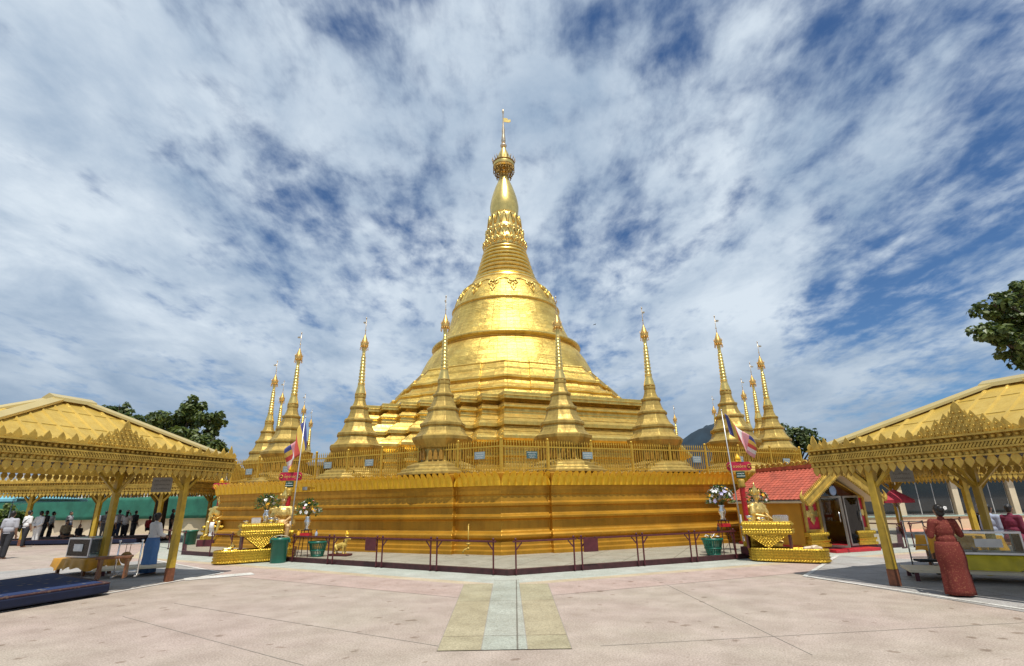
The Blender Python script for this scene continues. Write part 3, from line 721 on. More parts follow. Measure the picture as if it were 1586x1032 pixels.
ss = [(-2.75, 20.19, 'left one of the two small golden stupas in front of the bell'), (1.89, 20.25, 'right one of the two small golden stupas in front of the bell'),
      (-6.79, 22.61, 'small golden stupa standing alone to the left of the terraces'), (5.87, 21.88, 'small golden stupa overlapping the right end of the terraces'),
      (-10.73, 24.9, 'small golden stupa rising just behind the left striped flag'), (9.81, 23.55, 'small golden stupa rising just behind the right striped flag'),
      (-13.94, 29.53, 'leftmost of the small golden stupas behind the deck fence'), (13.53, 27.41, 'rightmost of the small golden stupas behind the deck fence'),
      (-15.95, 35.18, 'small golden spire peeping between the two leftmost stupas'), (-18.05, 46.13, 'tiny golden spire far off to the right of the left flag'),
      (14.86, 47.72, 'tiny golden spire far off right of the stupa beside the terraces'), (16.81, 43.33, 'thin distant golden spire just left of the stupa at the right flag'),
      (15.28, 32.4, 'taller of the two spires between the right flag stupa and the rightmost stupa'), (16.6, 36.8, 'shorter of the two spires between the right flag stupa and the rightmost stupa'), (-16.3, 40.0, 'faint thin spire just left of the stupa behind the left flag')]
st0 = small_stupa()
for i, (x, y, lab) in enumerate(ss):
    a = math.atan2(y-OY, x-OX)
    if i == 0: st0.location = (x, y, DECK); st0.rotation_euler[2] = a; st0['label'] = lab; st0['group'] = 'small stupas around the pagoda'
    else:
        d_ = dup(st0, (x, y, DECK), a+random.uniform(-.05, .05), lab, 'small stupas around the pagoda', random.uniform(.985, 1.015)); d_.rotation_euler[0] = random.uniform(-.006, .006); d_.rotation_euler[1] = random.uniform(-.006, .006)

# deck fence: one run per side
RFN = RW-.35
fv = []
for k in range(8):
    a = R(-90+45*k); r = RFN*TW.get(k, 1); fv.append(Vector((OX+r*math.cos(a), OY+r*math.sin(a), DECK)))
def fence_run(p, q, lab, first_post):
    L_ = (q-p).length; ang = math.atan2(q.y-p.y, q.x-p.x)
    t = thing('deck_fence', lab, 'fence', p, ang, 'gold railings along the plinth edge')
    npost = round(L_/1.72); w = L_/npost
    for k in range(0 if first_post else 1, npost+1):
        m_ = MB(); m_.box((w*k, 0, .55), (.07, .07, 1.1)); m_.ball((w*k, 0, 1.14), .055, 8); m_.build('post', GF, t)
    m_ = MB()
    for z in (.14, .88): m_.box((L_/2, 0, z), (L_, .035, .045))
    n_ = int(L_/.105)
    for k in range(n_):
        x = L_*(k+.5)/n_
        m_.box((x, 0, .52), (.024, .024, 1.0)); m_.add([(x-.028, 0, 1.02), (x, -.016, 1.02), (x+.028, 0, 1.02), (x, .016, 1.02), (x, 0, 1.13)], [(0, 1, 4), (1, 2, 4), (2, 3, 4), (3, 0, 4), (3, 2, 1, 0)])
    m_.build('bar_panel', GF, t)
    return t
fence_run(fv[7], fv[0], 'gold spiked railing along the left front edge of the deck', False)
fence_run(fv[0], fv[1], 'gold spiked railing along the right front edge of the deck', True)
fence_run(fv[6], fv[7], 'gold spiked railing on the far left edge of the deck', True)
fence_run(fv[1], fv[2], 'gold spiked railing on the far right edge of the deck', False)
fence_run(fv[5], fv[6], 'gold spiked railing on the back left edge of the deck', False)
fence_run(fv[2], fv[3], 'gold spiked railing on the back right edge of the deck', False)
# plaques wired to the railings
def on_fence(px, py):
    best = None
    for a, b_ in ((7, 0), (0, 1)):
        p, q = fv[a], fv[b_]; t = (q-p).normalized(); n = Vector((t.y, -t.x, 0)); d = ray(px, py); e = Vector((0, 0, EYE))
        k = (p-e).dot(n)/d.dot(n); h = e+d*k; s = (h-p).dot(t)
        if 0 <= s <= (q-p).length: best = (h+n*.05, math.atan2(t.y, t.x))
    return best
pls = [((387, 731), 'plaque on the deck railing left of the maroon column with the flag'), ((445, 727), 'plaque on the railing right behind the left maroon column'), ((509, 721), 'plaque on the railing between the left flag and the lone left stupa'), ((573, 717), 'plaque on the railing below the lone left stupa'),
       ((661, 709), 'plaque on the railing below the left front stupa'), ((744, 706), 'plaque just right of the left front stupa'), ((823, 705), 'darker plaque just left of the right front stupa'), ((909, 706), 'plaque on the railing below the right edge of the right front stupa'),
       ((1078, 712), 'plaque on the railing halfway between the right hand stupa and flag'), ((1144, 712), 'plaque on the railing behind the right maroon column'), ((1217, 715), 'plaque on the railing above the red tiled roof')]
for k, ((px, py), lab) in enumerate(pls):
    r_ = on_fence(px, py)
    if not r_: continue
    t = thing('plaque', 'small blue grey '+lab, 'sign', r_[0], r_[1], 'plaques on the deck railing')
    q = MB(); q.box((0, 0, 0), (.42, .012, .25)); q.build('board', mat('dark_teal_plaque', (.05, .12, .13), .4) if k == 6 else PLQ, t, bevel=.004)
    q = MB()
    for j, z in enumerate((.075, .0, -.075)): letters(q, -.18+.03*j, .18-.03*j, z, .04, -.008, 11-2*j, 0, k*5+j)
    q.build('lettering', INK, t, recalc=False)
# ------------------------------------------------------------------ pavilions with gold sheet roofs
def leaf_outline(w, h, up=True):
    s = 1 if up else -1
    return [(-w*.28, 0), (-w*.5, s*h*.3), (-w*.4, s*h*.58), (-w*.16, s*h*.82), (0, s*h), (w*.16, s*h*.82), (w*.4, s*h*.58), (w*.5, s*h*.3), (w*.28, 0)]
def canopy(label, A, u, v, L_, W_, zb, zapex, post_in=(1.0, .45), ridge=0.0, detail=1.0, posts=None, k=1.0, group='gold roofed pavilions'):
    """A: outer eave corner on plan; u, v: unit vectors along the two eaves; k: size of the trim"""
    A = Vector(A); u = Vector(u).normalized(); v = Vector(v).normalized()
    cen = A+u*L_/2+v*W_/2
    t = thing('pavilion', label, 'pavilion', (cen.x, cen.y, 0), 0, group)
    def loc(a, b_, z): p = A+u*a+v*b_-cen; return Vector((p.x, p.y, z))
    ze = zb+.5*k
    ins = .12
    P = [loc(ins, ins, ze), loc(L_-ins, ins, ze), loc(L_-ins, W_-ins, ze), loc(ins, W_-ins, ze)]
    if L_ >= W_: r0, r1 = loc(W_/2*.98 if ridge else L_/2-.22, W_/2, zapex), loc(L_-W_/2*.98 if ridge else L_/2+.22, W_/2, zapex)
    else: r0, r1 = loc(L_/2, L_/2*.98 if ridge else W_/2-.22, zapex), loc(L_/2, W_-L_/2*.98 if ridge else W_/2+.22, zapex)
    b = MB()
    if L_ >= W_: faces = [(P[0], P[1], r1, r0), (P[1], P[2], r1), (P[2], P[3], r0, r1), (P[3], P[0], r0)]
    else: faces = [(P[0], P[1], r0), (P[1], P[2], r1, r0), (P[2], P[3], r1), (P[3], P[0], r0, r1)]
    up3 = Vector((0, 0, .035)); ribs = MB()
    for f in faces:
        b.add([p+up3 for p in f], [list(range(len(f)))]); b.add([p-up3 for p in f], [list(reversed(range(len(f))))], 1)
        p, q = f[0], f[1]; e = (q-p).normalized(); Ln = (q-p).length
        mid = (f[2]+f[-1])/2; nrm = (q-p).cross(mid-p).normalized(); nrm = nrm if nrm.z > 0 else -nrm
        sl_ = nrm.cross(e); sl_ = sl_ if sl_.z > 0 else -sl_
        n_ = max(2, int(Ln/.34))
        ta, tb = (f[-1]-p).dot(e), (f[2]-p).dot(e) if len(f) == 4 else (f[2]-p).dot(e)
        hgt = (f[-1]-p).dot(sl_)
        for i in range(1, n_):
            s_ = Ln*i/n_
            if s_ < ta: hh = hgt*s_/ta
            elif s_ > tb: hh = hgt*(Ln-s_)/(Ln-tb)
            else: hh = hgt
            if hh < .25: continue
            c0, c1 = p+e*s_+up3, p+e*s_+sl_*(hh-.08)+up3
            vs = []
            for c_ in (c0, c1):
                for x, h in ((-.035, 0), (-.014, .026), (.014, .026), (.035, 0)): vs.append(c_+e*x+nrm*h)
            ribs.add(vs, [(0, 1, 5, 4), (1, 2, 6, 5), (2, 3, 7, 6), (0, 3, 2, 1), (4, 5, 6, 7)])
    for f in faces:                                  # laps between the sheets
        for t_ in (.36, .7):
            ribs.bar(f[0].lerp(f[-1], t_)+up3, f[1].lerp(f[2], t_)+up3, .03, .014)
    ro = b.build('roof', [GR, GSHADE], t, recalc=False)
    ribs.build('sheet_rib', GR, ro)
    caps = MB()
    for i, p in enumerate(P):
        q = r0 if (p-r0).length < (p-r1).length else r1
        p2 = p+up3; d = (q-p).normalized(); side = d.cross(Vector((0, 0, 1))).normalized(); un = side.cross(d)
        if un.z < 0: un = -un
        w = .15
        rings = []
        for c_ in (p2, q+up3):
            rings.append([c_-side*w-un*.02, c_-side*w+un*.03, c_+un*.1, c_+side*w+un*.03, c_+side*w-un*.02])
        caps.loft(rings)
    dd = (r1-r0)
    if dd.length > .05:
        d = dd.normalized(); side = d.cross(Vector((0, 0, 1)))
        caps.loft([[c_-side*.22-Vector((0, 0, .03)), c_-side*.2+Vector((0, 0, .05)), c_+Vector((0, 0, .14)), c_+side*.2+Vector((0, 0, .05)), c_+side*.22-Vector((0, 0, .03))] for c_ in (r0-d*.25, r1+d*.25)])
    caps.build('ridge_cap', GRB, ro)
    # fretwork valance on all four eaves
    C4 = [loc(0, 0, 0), loc(L_, 0, 0), loc(L_, W_, 0), loc(0, W_, 0)]
    for i in range(4):
        p, q = C4[i], C4[(i+1) % 4]; e = (q-p).normalized(); Ln = (q-p).length; n = e.cross(Vector((0, 0, 1)))
        if n.dot((p+q)/2) < 0: n = -n
        M = Matrix(((e.x, n.x, 0, p.x), (e.y, n.y, 0, p.y), (0, 0, 1, 0), (0, 0, 0, 1)))
        z0 = zb+.16*k; z1 = zb+.54*k
        m_ = MB()
        m_.box((Ln/2, 0, (z0+z1)/2), (Ln, .03, z1-z0), M=M)
        for zz_, th, dp in ((z0+.015, .03, .06), (z0+.13*k, .035, .08), (z0+.24*k, .03, .1), (z1-.015, .03, .12)): m_.box((Ln/2, dp/2, zz_), (Ln, dp, th), M=M)
        m_.build('valance_board', GC, t)
        m_ = MB(); sp = .16*k; nn = int(Ln/sp)
        for j in range(nn):
            x = Ln*(j+.5)/nn
            M2 = M @ Matrix.Translation((x, .02, z0))
            m_.prism(leaf_outline(sp*.88, .18*k, False), -.012, .012, 0, M2)
        m_.build('drop_leaf', GC, t)
        m_ = MB(); sp = .055*k; nn = int(Ln/sp)      # rope and lattice
        for j in range(nn):
            x = Ln*(j+.5)/nn
            m_.bar((x-sp*.6, .075, z0+.15*k), (x+sp*.5, .075, z0+.225*k), .028*k, .03, 0, M)
            if j % 2 == 0: m_.ball((x, .03, z0+.06*k), (.04*k, .03, .05*k), 6, 0, M); m_.ball((x, .05, z0+.31*k), (.036*k, .04, .035*k), 6, 0, M)
        m_.build('rope_moulding', GC, t)
        m_ = MB(); sp = .24*k; nn = int(Ln/sp)
        for j in range(nn):
            x = Ln*(j+.5)/nn; hh = .2*k; c_ = abs(x-Ln/2)/k
            if c_ < .75: hh = (.2+.3*(1-c_/.75)**1.3)*k
            if min(x, Ln-x) < .5*k: hh = (.2+.16*(1-min(x, Ln-x)/(.5*k)))*k
            if c_ < .75 and False:
                m_.prism(leaf_outline(sp*.8, hh*.8), -.012, .012, 0, M @ Matrix.Translation((x, .0, z1)))
                m_.prism(leaf_outline(sp*.42, hh), .012, .03, 0, M @ Matrix.Translation((x, .0, z1)))
                for s_ in (-1, 1):
                    pts = [(x+s_*.07*k*math.cos(a_*.8)*(1-a_/7), .035, z1+hh*.45+.07*k*math.sin(a_*.8)*(1-a_/7)) for a_ in range(6)]
                    m_.tube(pts, .012*k, 4, 0, True, M)
            else:
                m_.prism(leaf_outline(sp*.6, hh), -.012, .012, 0, M @ Matrix.Translation((x, .0, z1)))
                m_.prism(leaf_outline(sp*.62, hh*.45), -.01, .02, 0, M @ Matrix.Translation((x+sp*.5, .0, z1)))
        for r_ in range(5):                       # fish-scale triangle at the middle of each eave
            nw = 14-3*r_
            for j in range(nw):
                x = Ln/2+(j-(nw-1)/2)*.105*k; M3 = M @ Matrix.Translation((x, .02-.004*r_, z1+.085*k*r_))
                m_.prism(leaf_outline(.1*k, .15*k), -.01, .01, 0, M3)
                m_.ball((x, .035, z1+.085*k*r_+.05*k), (.018*k, .015, .022*k), 5, 0, M)
        m_.prism(leaf_outline(.16*k, .22*k), -.012, .02, 0, M @ Matrix.Translation((Ln/2, .0, z1+.38*k)))
        m_.box((Ln/2, 0, z1+.02), (Ln, .02, .05), M=M)
        m_.build('leaf_cresting', GC, t)
    # posts with rusty feet and braces
    a_, b_ = post_in
    pl_ = posts or [(a_, b_), (L_-a_, b_), (a_, W_-b_), (L_-a_, W_-b_)]
    rz = math.atan2(u.y, u.x)
    for (x, y) in pl_:
        c_ = loc(x, y, 0); ztop = zb+.3*k
        m_ = MB(); m_.box((c_.x, c_.y, .3+(ztop-.3)/2), (.14*k, .14*k, ztop-.3), rz); po = m_.build('post', YP, t, bevel=.008)
        m_ = MB(); m_.box((c_.x, c_.y, .15), (.146*k, .146*k, .3), rz); m_.build('rusty_foot', RUST, po)
        m_ = MB()
        for dx, dy in ((1, 0), (-1, 0), (0, 1), (0, -1)):
            if not (0 < x+dx*.55 < L_ and 0 < y+dy*.55 < W_): continue
            p0, p1 = loc(x, y, ztop-.62*k), loc(x+dx*.58*k, y+dy*.58*k, ztop-.06)
            q_ = MB(); q_.bar(p0, p1, .075*k, .06*k); q_.build('brace', YP, po)
    # dark purlins under the sheets
    m_ = MB()
    for i in range(4): m_.bar(P[i]-Vector((0, 0, .12)), P[(i+1) % 4]-Vector((0, 0, .12)), .08, .1)
    for x in (.33, .66): m_.bar(loc(L_*x, .2, ze-.1), loc(L_*x, W_-.2, ze-.1), .06, .08)
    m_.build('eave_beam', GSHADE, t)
    return t
# near left and near right, then the far pair
canopy('near left gold roofed pavilion sheltering the blue carpet and glass box', (-7.62, 14.35), (-.28, -.96), (-.96, .28), 6.2, 3.9, 2.38, 4.05, posts=[(1.0, .42), (6.0, .42), (.2, 3.72), (6.0, 3.7)])
canopy('near right gold roofed pavilion over the lady in the red dress', (6.72, 12.0), (.4, -.92), (.92, .4), 6.0, 4.4, 2.12, 3.75, posts=[(1.12, .18), (5.8, .4), (1.0, 4.05), (5.8, 4.05)])
fl = gp(205, 836); 
canopy('far left gold roofed pavilion where people stand and sit', (-16.9, 27.2), (-1, .02), (.0, 1), 9.5, 5.5, 2.35, 4.0, ridge=1, k=1.25, post_in=(.9, .5), posts=[(1.2, .5), (4.4, .5), (8.0, .5), (1.2, 5.0), (4.4, 5.0), (8, 5.0)])
canopy('far right gold roofed pavilion in front of the cream building', (16.6, 20.6), (1, -.02), (0, 1), 9.0, 5.0, 2.2, 3.9, ridge=1, k=1.25, post_in=(.9, .5), posts=[(.9, .5), (4.8, .5), (8.2, .5), (.9, 4.5), (4.8, 4.5)])

# floors under the near roofs, their shade put into the grey; white edging
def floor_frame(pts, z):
    flatpoly('shade_floor', pts, z, SHAD)
def edge_strip(name, a, b_, w, z, mt):
    a, b_ = Vector(a), Vector(b_); t = (b_-a).normalized(); n = Vector((-t.y, t.x))*w/2
    q = MB(); q.add([(*(a-n), z), (*(b_-n), z), (*(b_+n), z), (*(a+n), z)], [(0, 1, 2, 3)]); o = q.build(name, mt, recalc=False)
    if o.data.polygons[0].normal.z < 0: o.data.flip_normals()
    return struct(o)
def g2(px, py): p = gp(px, py); return (p.x, p.y)
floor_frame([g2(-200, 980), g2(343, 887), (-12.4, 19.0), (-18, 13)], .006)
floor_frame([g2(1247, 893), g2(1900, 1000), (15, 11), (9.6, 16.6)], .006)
edge_strip('white_edging', g2(-200, 985), g2(345, 888), .1, .012, MARB)
edge_strip('white_edging', g2(1245, 893), g2(1900, 992), .1, .012, MARB)
edge_strip('white_edging', g2(345, 888), (-12.4, 19.1), .1, .014, MARB); edge_strip('white_edging', g2(1247, 893), (9.5, 16.6), .1, .014, MARB)
edge_strip('white_paving', g2(285, 898), g2(392, 889), .55, .0105, MARB)

# ------------------------------------------------------------------ railings along the kerb
def rail(p, q, label, group='maroon railings along the kerb', h=.76):
    p, q = Vector((p[0], p[1], 0)), Vector((q[0], q[1], 0)); L_ = (q-p).length; ang = math.atan2(q.y-p.y, q.x-p.x)
    t = thing('railing', label, 'railing', p, ang, group)
    m_ = MB(); m_.box((L_/2, 0, h), (L_, .06, .04)); m_.build('top_rail', MAR, t, bevel=.004)
    for x, s in ((.07, 1), (L_-.07, -1)):
        m_ = MB(); m_.box((x, 0, h/2), (.03, .03, h-.04)); m_.ball((x, 0, h+.05), .03, 8); m_.box((x, 0, h+.03), (.02, .02, .04)); lg = m_.build('leg', MAR, t)
        m_ = MB(); m_.bar((x, 0, h-.2), (x+s*.16, 0, h-.03), .025); m_.build('brace', MAR, lg)
    m_ = MB(); m_.box((.07, .12, .03), (.03, .3, .03)); m_.build('foot_bar', MARD, t)
    m_ = MB(); m_.box((L_-.07, .12, .03), (.03, .3, .03)); m_.build('foot_bar', MARD, t)
    return t
def along(a, b_, s): return a+(b_-a).normalized()*s
dl = (KL-KC).normalized(); dr = (KR-KC).normalized(); off = -.1
def kpt(d, s): n = Vector((d.y, -d.x)) if d.x > 0 else Vector((-d.y, d.x)); n = n if n.y < 0 else -n; p = KC+d*s+n*.06; return (p.x, p.y)
SL = [(.3, 2.2), (2.27, 4.15), (4.22, 6.15), (6.22, 8.0)]
nl = ['maroon railing left of the gap at the kerb corner', 'maroon railing with no plate between the corner one and the left plated one', 'left maroon railing carrying the square plate', 'maroon railing in front of the left green basket and small dog figure']
for (a, b_), lab in zip(SL, nl): rail(kpt(dl, b_), kpt(dl, a), lab)
SR = [(.12, 1.85), (1.93, 3.75), (3.8, 5.5), (5.56, 7.1)]
nr = ['maroon railing right of the gap at the kerb corner', 'right maroon railing carrying the square plate', 'maroon railing between the right plated one and the right green basket', 'maroon railing in front of the right green basket']
for (a, b_), lab in zip(SR, nr): rail(kpt(dr, a), kpt(dr, b_), lab)
rail(kpt(dl, 12.6), kpt(dl, 11.2), 'maroon railing left of the left offering table, before the third shrine')
rail((-14.6, 23.5), (-12.9, 21.6), 'maroon railing just left of the lady in the blue skirt'); rail((-17.2, 26.2), (-14.8, 23.7), 'farthest left maroon railing running back past the walking people')
rail((15.0, 19.9), (13.3, 18.7), 'maroon railing right of the shrine door beyond the yellow post'); rail((17.6, 21.8), (15.2, 20.1), 'farthest right maroon railing beyond the red dress lady')
rail((13.0, 18.5), (12.3, 19.8), 'short maroon railing closing the path beside the shrine')
for d, s, lab in ((dl, 4.5, 'square maroon plate hung on the left railing'), (dr, 2.25, 'square maroon plate hung on the right railing')):
    x, y = kpt(d, s); t = thing('notice_plate', lab, 'sign', (x, y-.04, .6), math.atan2(d.y, d.x) if d.x > 0 else math.atan2(-d.y, -d.x), 'plates on the railings')
    m_ = MB(); m_.box((0, -.03, 0), (.42, .015, .32)); m_.build('plate', MAR, t, bevel=.004)
    for sx_ in (-.15, .15): m_ = MB(); m_.tube([(sx_, -.03, .15), (sx_, 0, .2)], .01, 5); m_.build('hook', MARD, t)

# ------------------------------------------------------------------ red columns with name boards, and flags
def column_sign(x, y, label, seed):
    t = thing('name_column', label, 'sign', (x, y, .08), 0, 'maroon columns with name boards'); t.scale = (.82, .82, .87)
    m_ = MB(); m_.box((0, 0, .1), (.42, .42, .2)); m_.box((0, 0, .26), (.3, .3, .12)); m_.build('base', GC, t, bevel=.01)
    m_ = MB(); m_.lathe([(.115, .3), (.1, .6), (.1, 2.25), (.115, 2.3)], 14); m_.build('shaft', RED, t)
    m_ = MB(); m_.lathe([(.12, 2.2), (.15, 2.26), (.11, 2.36), (.14, 2.44), (.1, 2.5)], 14); m_.build('capital', GC, t)
    m_ = MB(); m_.box((0, -.04, 2.66), (.34, .05, .24)); gb = m_.build('green_board', mat('dark_green_board', (.01, .06, .045), .35), t, bevel=.006)
    m_ = MB(); m_.prism([(-.16, 2.6), (.16, 2.6), (.16, 2.62), (-.16, 2.62)], -.075, -.068); letters(m_, -.13, .13, 2.7, .07, -.068, 6, 0, seed); gl_ = m_.build('lettering', INK, gb, recalc=False)
    w, z = .48, 2.95
    m_ = MB(); m_.prism([(-w*.85, z-.15), (w*.85, z-.15), (w, z-.08), (w, z+.1), (w*.85, z+.17), (-w*.85, z+.17), (-w, z+.1), (-w, z-.08)], -.05, .03); nb = m_.build('name_board', mat('crimson_board', (.42, .015, .05), .4), t, bevel=.008)
    m_ = MB(); letters(m_, -.26, .26, z, .11, -.056, 6, 0, seed+9); m_.build('lettering', GINK, nb, recalc=False)
    for s in (-1, 1):
        m_ = MB(); pts = [(s*(.37+.09*math.cos(a*.6)*(1-a/14)), -.065, z+.09*math.sin(a*.6)*(1-a/14)) for a in range(11)]; m_.tube(pts, .016, 5); m_.build('scroll', GC, nb)
    m_ = MB(); m_.box((0, 0, z+.21), (.2, .14, .06)); m_.lathe([(.1, z+.24), (.12, z+.3), (.08, z+.36), (.04, z+.45), (.01, z+.52)], 12); m_.build('flame_finial', GPET, t)
    return t
cl = (-7.85, 18.75); crr = (7.3, 17.35)
column_sign(*cl, 'left maroon column with crimson board and green board, behind the statue in white', 3)
column_sign(*crr, 'right maroon column with crimson board and green board, beside the red tiled roof', 21)
column_sign(-14.2, 26.0, 'farthest maroon column standing behind the third golden shrine at the end of the plinth', 33)
def flag(x, y, ztop, label, lean, cw, cloth):
    t = thing('flag', label, 'flag', (x, y, .08), 0, 'striped flags on thin poles')
    m_ = MB(); m_.tube([(0, 0, 0), (lean[0]*.5, lean[1]*.5, ztop*.5), (lean[0], lean[1], ztop)], [.026, .022, .016], 8); m_.ball((lean[0], lean[1], ztop), .03, 8); m_.build('pole', mat('grey_pole', (.55, .55, .53), .35, .5), t)
    m_ = MB(); m_.box((0, 0, .55), (.05, .05, 1.1)); m_.build('sleeve', WHT, t, bevel=.004)
    nx, ny = 18, 12; vs = []
    for j in range(ny+1):
        for i in range(nx+1): vs.append(cloth(i/nx, j/ny))
    b = MB(); b.add(vs, [(j*(nx+1)+i, j*(nx+1)+i+1, (j+1)*(nx+1)+i+1, (j+1)*(nx+1)+i) for j in range(ny) for i in range(nx)], 0, True)
    o = b.build('flag_cloth', FLAG, t, recalc=False)
    uv = o.data.uv_layers.new(name='uv')
    for lp in o.data.loops: vi = lp.vertex_index; uv.data[lp.index].uv = ((vi % (nx+1))/nx, (vi//(nx+1))/ny)
    so_ = o.modifiers.new('thick', 'SOLIDIFY'); so_.thickness = .006
zt = zat(-7.2, 18.6, 646)-.08
lx, ly = .12, 0
def cloth_l(s, r):
    # hangs limp: s along the fly, r up the hoist
    x = -.05-.45*s*(.75+.25*s)+.05*math.sin(s*9+r*2); z = zt-.1-.95*(1-r)*(1-.35*s)-1.15*s+.1*s*r; y = .13*math.sin(s*8+r*3)*(.3+s)
    return (lx+x+.2*(1-r)*(1-s)-.0, y, z)
flag(-7.62, 18.6, zt, 'left striped Buddhist flag hanging limp from its thin pole', (lx, ly), .9, cloth_l)
zt2 = zat(6.25, 17.2, 636)-.08
def cloth_r(s, r):
    x = .05+.8*s+.05*math.sin(s*7+r*2); z = zt2-.1-.7*(1-r)*(1-.25*s)-.95*s*(.7+.3*s); y = .14*math.sin(s*9+r*2.5)*(.3+s)
    return (-.12+x+.12*(1-r)*(1-s), y, z)
flag(7.05, 17.2, zt2, 'right striped Buddhist flag drooping to the right of its thin pole', (-.12, 0), .9, cloth_r)

# ------------------------------------------------------------------ petal carved surfaces for offering tables
def petal_rows(b, path, rows, mi=0, sp=.075):
    """rows of small lotus petals on a closed or open plan path; rows: (z, height, out)"""
    for (z, h, out, up) in rows:
        for i in range(len(path)-1):
            p, q = Vector((*path[i], 0)), Vector((*path[i+1], 0)); Ln = (q-p).length
            if Ln < .01: continue
            e = (q-p)/Ln; n = Vector((e.y, -e.x, 0)); nn = max(1, round(Ln/sp)); w = Ln/nn
            for k in range(nn):
                c = p+e*w*(k+.5); M = Matrix(((e.x, n.x, 0, c.x), (e.y, n.y, 0, c.y), (0, 0, 1, z), (0, 0, 0, 1)))
                s = 1 if up else -1
                b.add([(-w*.48, 0, 0), (w*.48, 0, 0), (w*.5, out*.4, s*h*.5), (0, out, s*h), (-w*.5, out*.4, s*h*.5), (0, out*1.1, s*h*.45)], [(0, 1, 5), (1, 2, 5), (2, 3, 5), (3, 4, 5), (4, 0, 5)], mi, True, M)
def stadium(x0, x1, hw, n=7, round0=True, round1=True):
    """clockwise seen from above so that petals face outwards"""
    pts = []
    if round1: pts += [(x1+hw*math.sin(PI*i/n), -hw*math.cos(PI*i/n)) for i in range(n+1)]
    else: pts += [(x1, -hw), (x1, hw)]
    if round0: pts += [(x0-hw*math.sin(PI*i/n), hw*math.cos(PI*i/n)) for i in range(n+1)]
    else: pts += [(x0, hw), (x0, -hw)]
    return pts+[pts[0]]
GTR = mat('gold_tray_mosaic', (.62, .4, .04), .32, .6, .25, 22, .5, 60)
def offering_table(x, y, rz, label, tx, tl, tz):
    """long low trough with a V fronted lotus table standing across it (local x runs along the trough)"""
    t = thing('offering_table', label, 'altar', (x, y, 0), rz, 'golden water offering tables'); t.scale = (1, 1, tz)
    tr = stadium(-tl, tl, .36); b = MB()
    b.loft([[(*p, 0.05) for p in tr[:-1]], [(*p, .4) for p in tr[:-1]], [(p[0]*.97, p[1]*.9, .41) for p in tr[:-1]], [(p[0]*.95, p[1]*.82, .34) for p in tr[:-1]]])
    bt = b; petal_rows(b, tr, [(.04, .08, .03, True), (.13, .08, .025, True), (.22, .07, .022, True), (.29, .07, .022, True), (.42, .07, .03, False), (.1, .06, .035, False)], 0, .07); b.build('trough', GTR, t, recalc=False)
    # table top slab with petals, then the inverted triangle below it
    hw, hl = .34, .62
    sl = [(tx-hl, -hw), (tx+hl, -hw), (tx+hl, hw), (tx-hl, hw)]; slp = sl+[sl[0]]
    b = MB(); b.loft([[(tx+(p[0]-tx)*.93, p[1]*.93, .84) for p in sl], [(tx+(p[0]-tx)*.98, p[1]*.98, 1.05) for p in sl], [(*p, 1.2) for p in sl], [(tx+(p[0]-tx)*.98, p[1]*.98, 1.22) for p in sl]]); petal_rows(b, slp, [(1.18, .08, .04, False), (1.08, .07, .035, True), (1.0, .07, .035, False), (.93, .06, .035, False), (.84, .08, .03, True)], 0, .07); b.build('table_top', GTR, t, recalc=False)
    b = MB(); b.prism([(tx-hl*.9, .86), (tx, .41), (tx+hl*.9, .86)], -hw*.95, -hw*.8); b.prism([(tx-hl*.9, .86), (tx, .41), (tx+hl*.9, .86)], hw*.8, hw*.95); rnd = random.Random(5)
    for side in (-1, 1):
        for i in range(9):
            z = .46+.045*i; w = (z-.4)/.46*hl*.86
            n_ = max(1, int(2*w/.075))
            for k in range(n_):
                xx = tx-w+2*w*(k+.5)/n_; b.add([(xx-.034, side*hw*.95, z), (xx+.034, side*hw*.95, z), (xx, side*(hw*.95+.028), z-.03), (xx, side*hw*.95, z-.055)], [(0, 1, 2), (0, 2, 3), (1, 3, 2)])
    b.build('front_triangle', GTR, t, recalc=False)
    for s in (-1, 1):
        b = MB(); b.bar((tx+s*hl*.86, 0, .4), (tx+s*hl*.86, 0, .85), .05, hw*1.6, up=(0, 1, 0)); b.build('leg_panel', mat('dark_red_panel', (.1, .02, .02), .5), t)
    return t
LTX, LTY, LTR = -8.3, 17.75, R(33)
offering_table(LTX, LTY, LTR, 'left golden petal covered offering table behind the green bin', .1, .8, .95)
RTX, RTY, RTR = 7.45, 15.35, R(-30)
offering_table(RTX, RTY, RTR, 'right golden petal covered offering table in front of the tiled shrine', -.42, .62, .85)
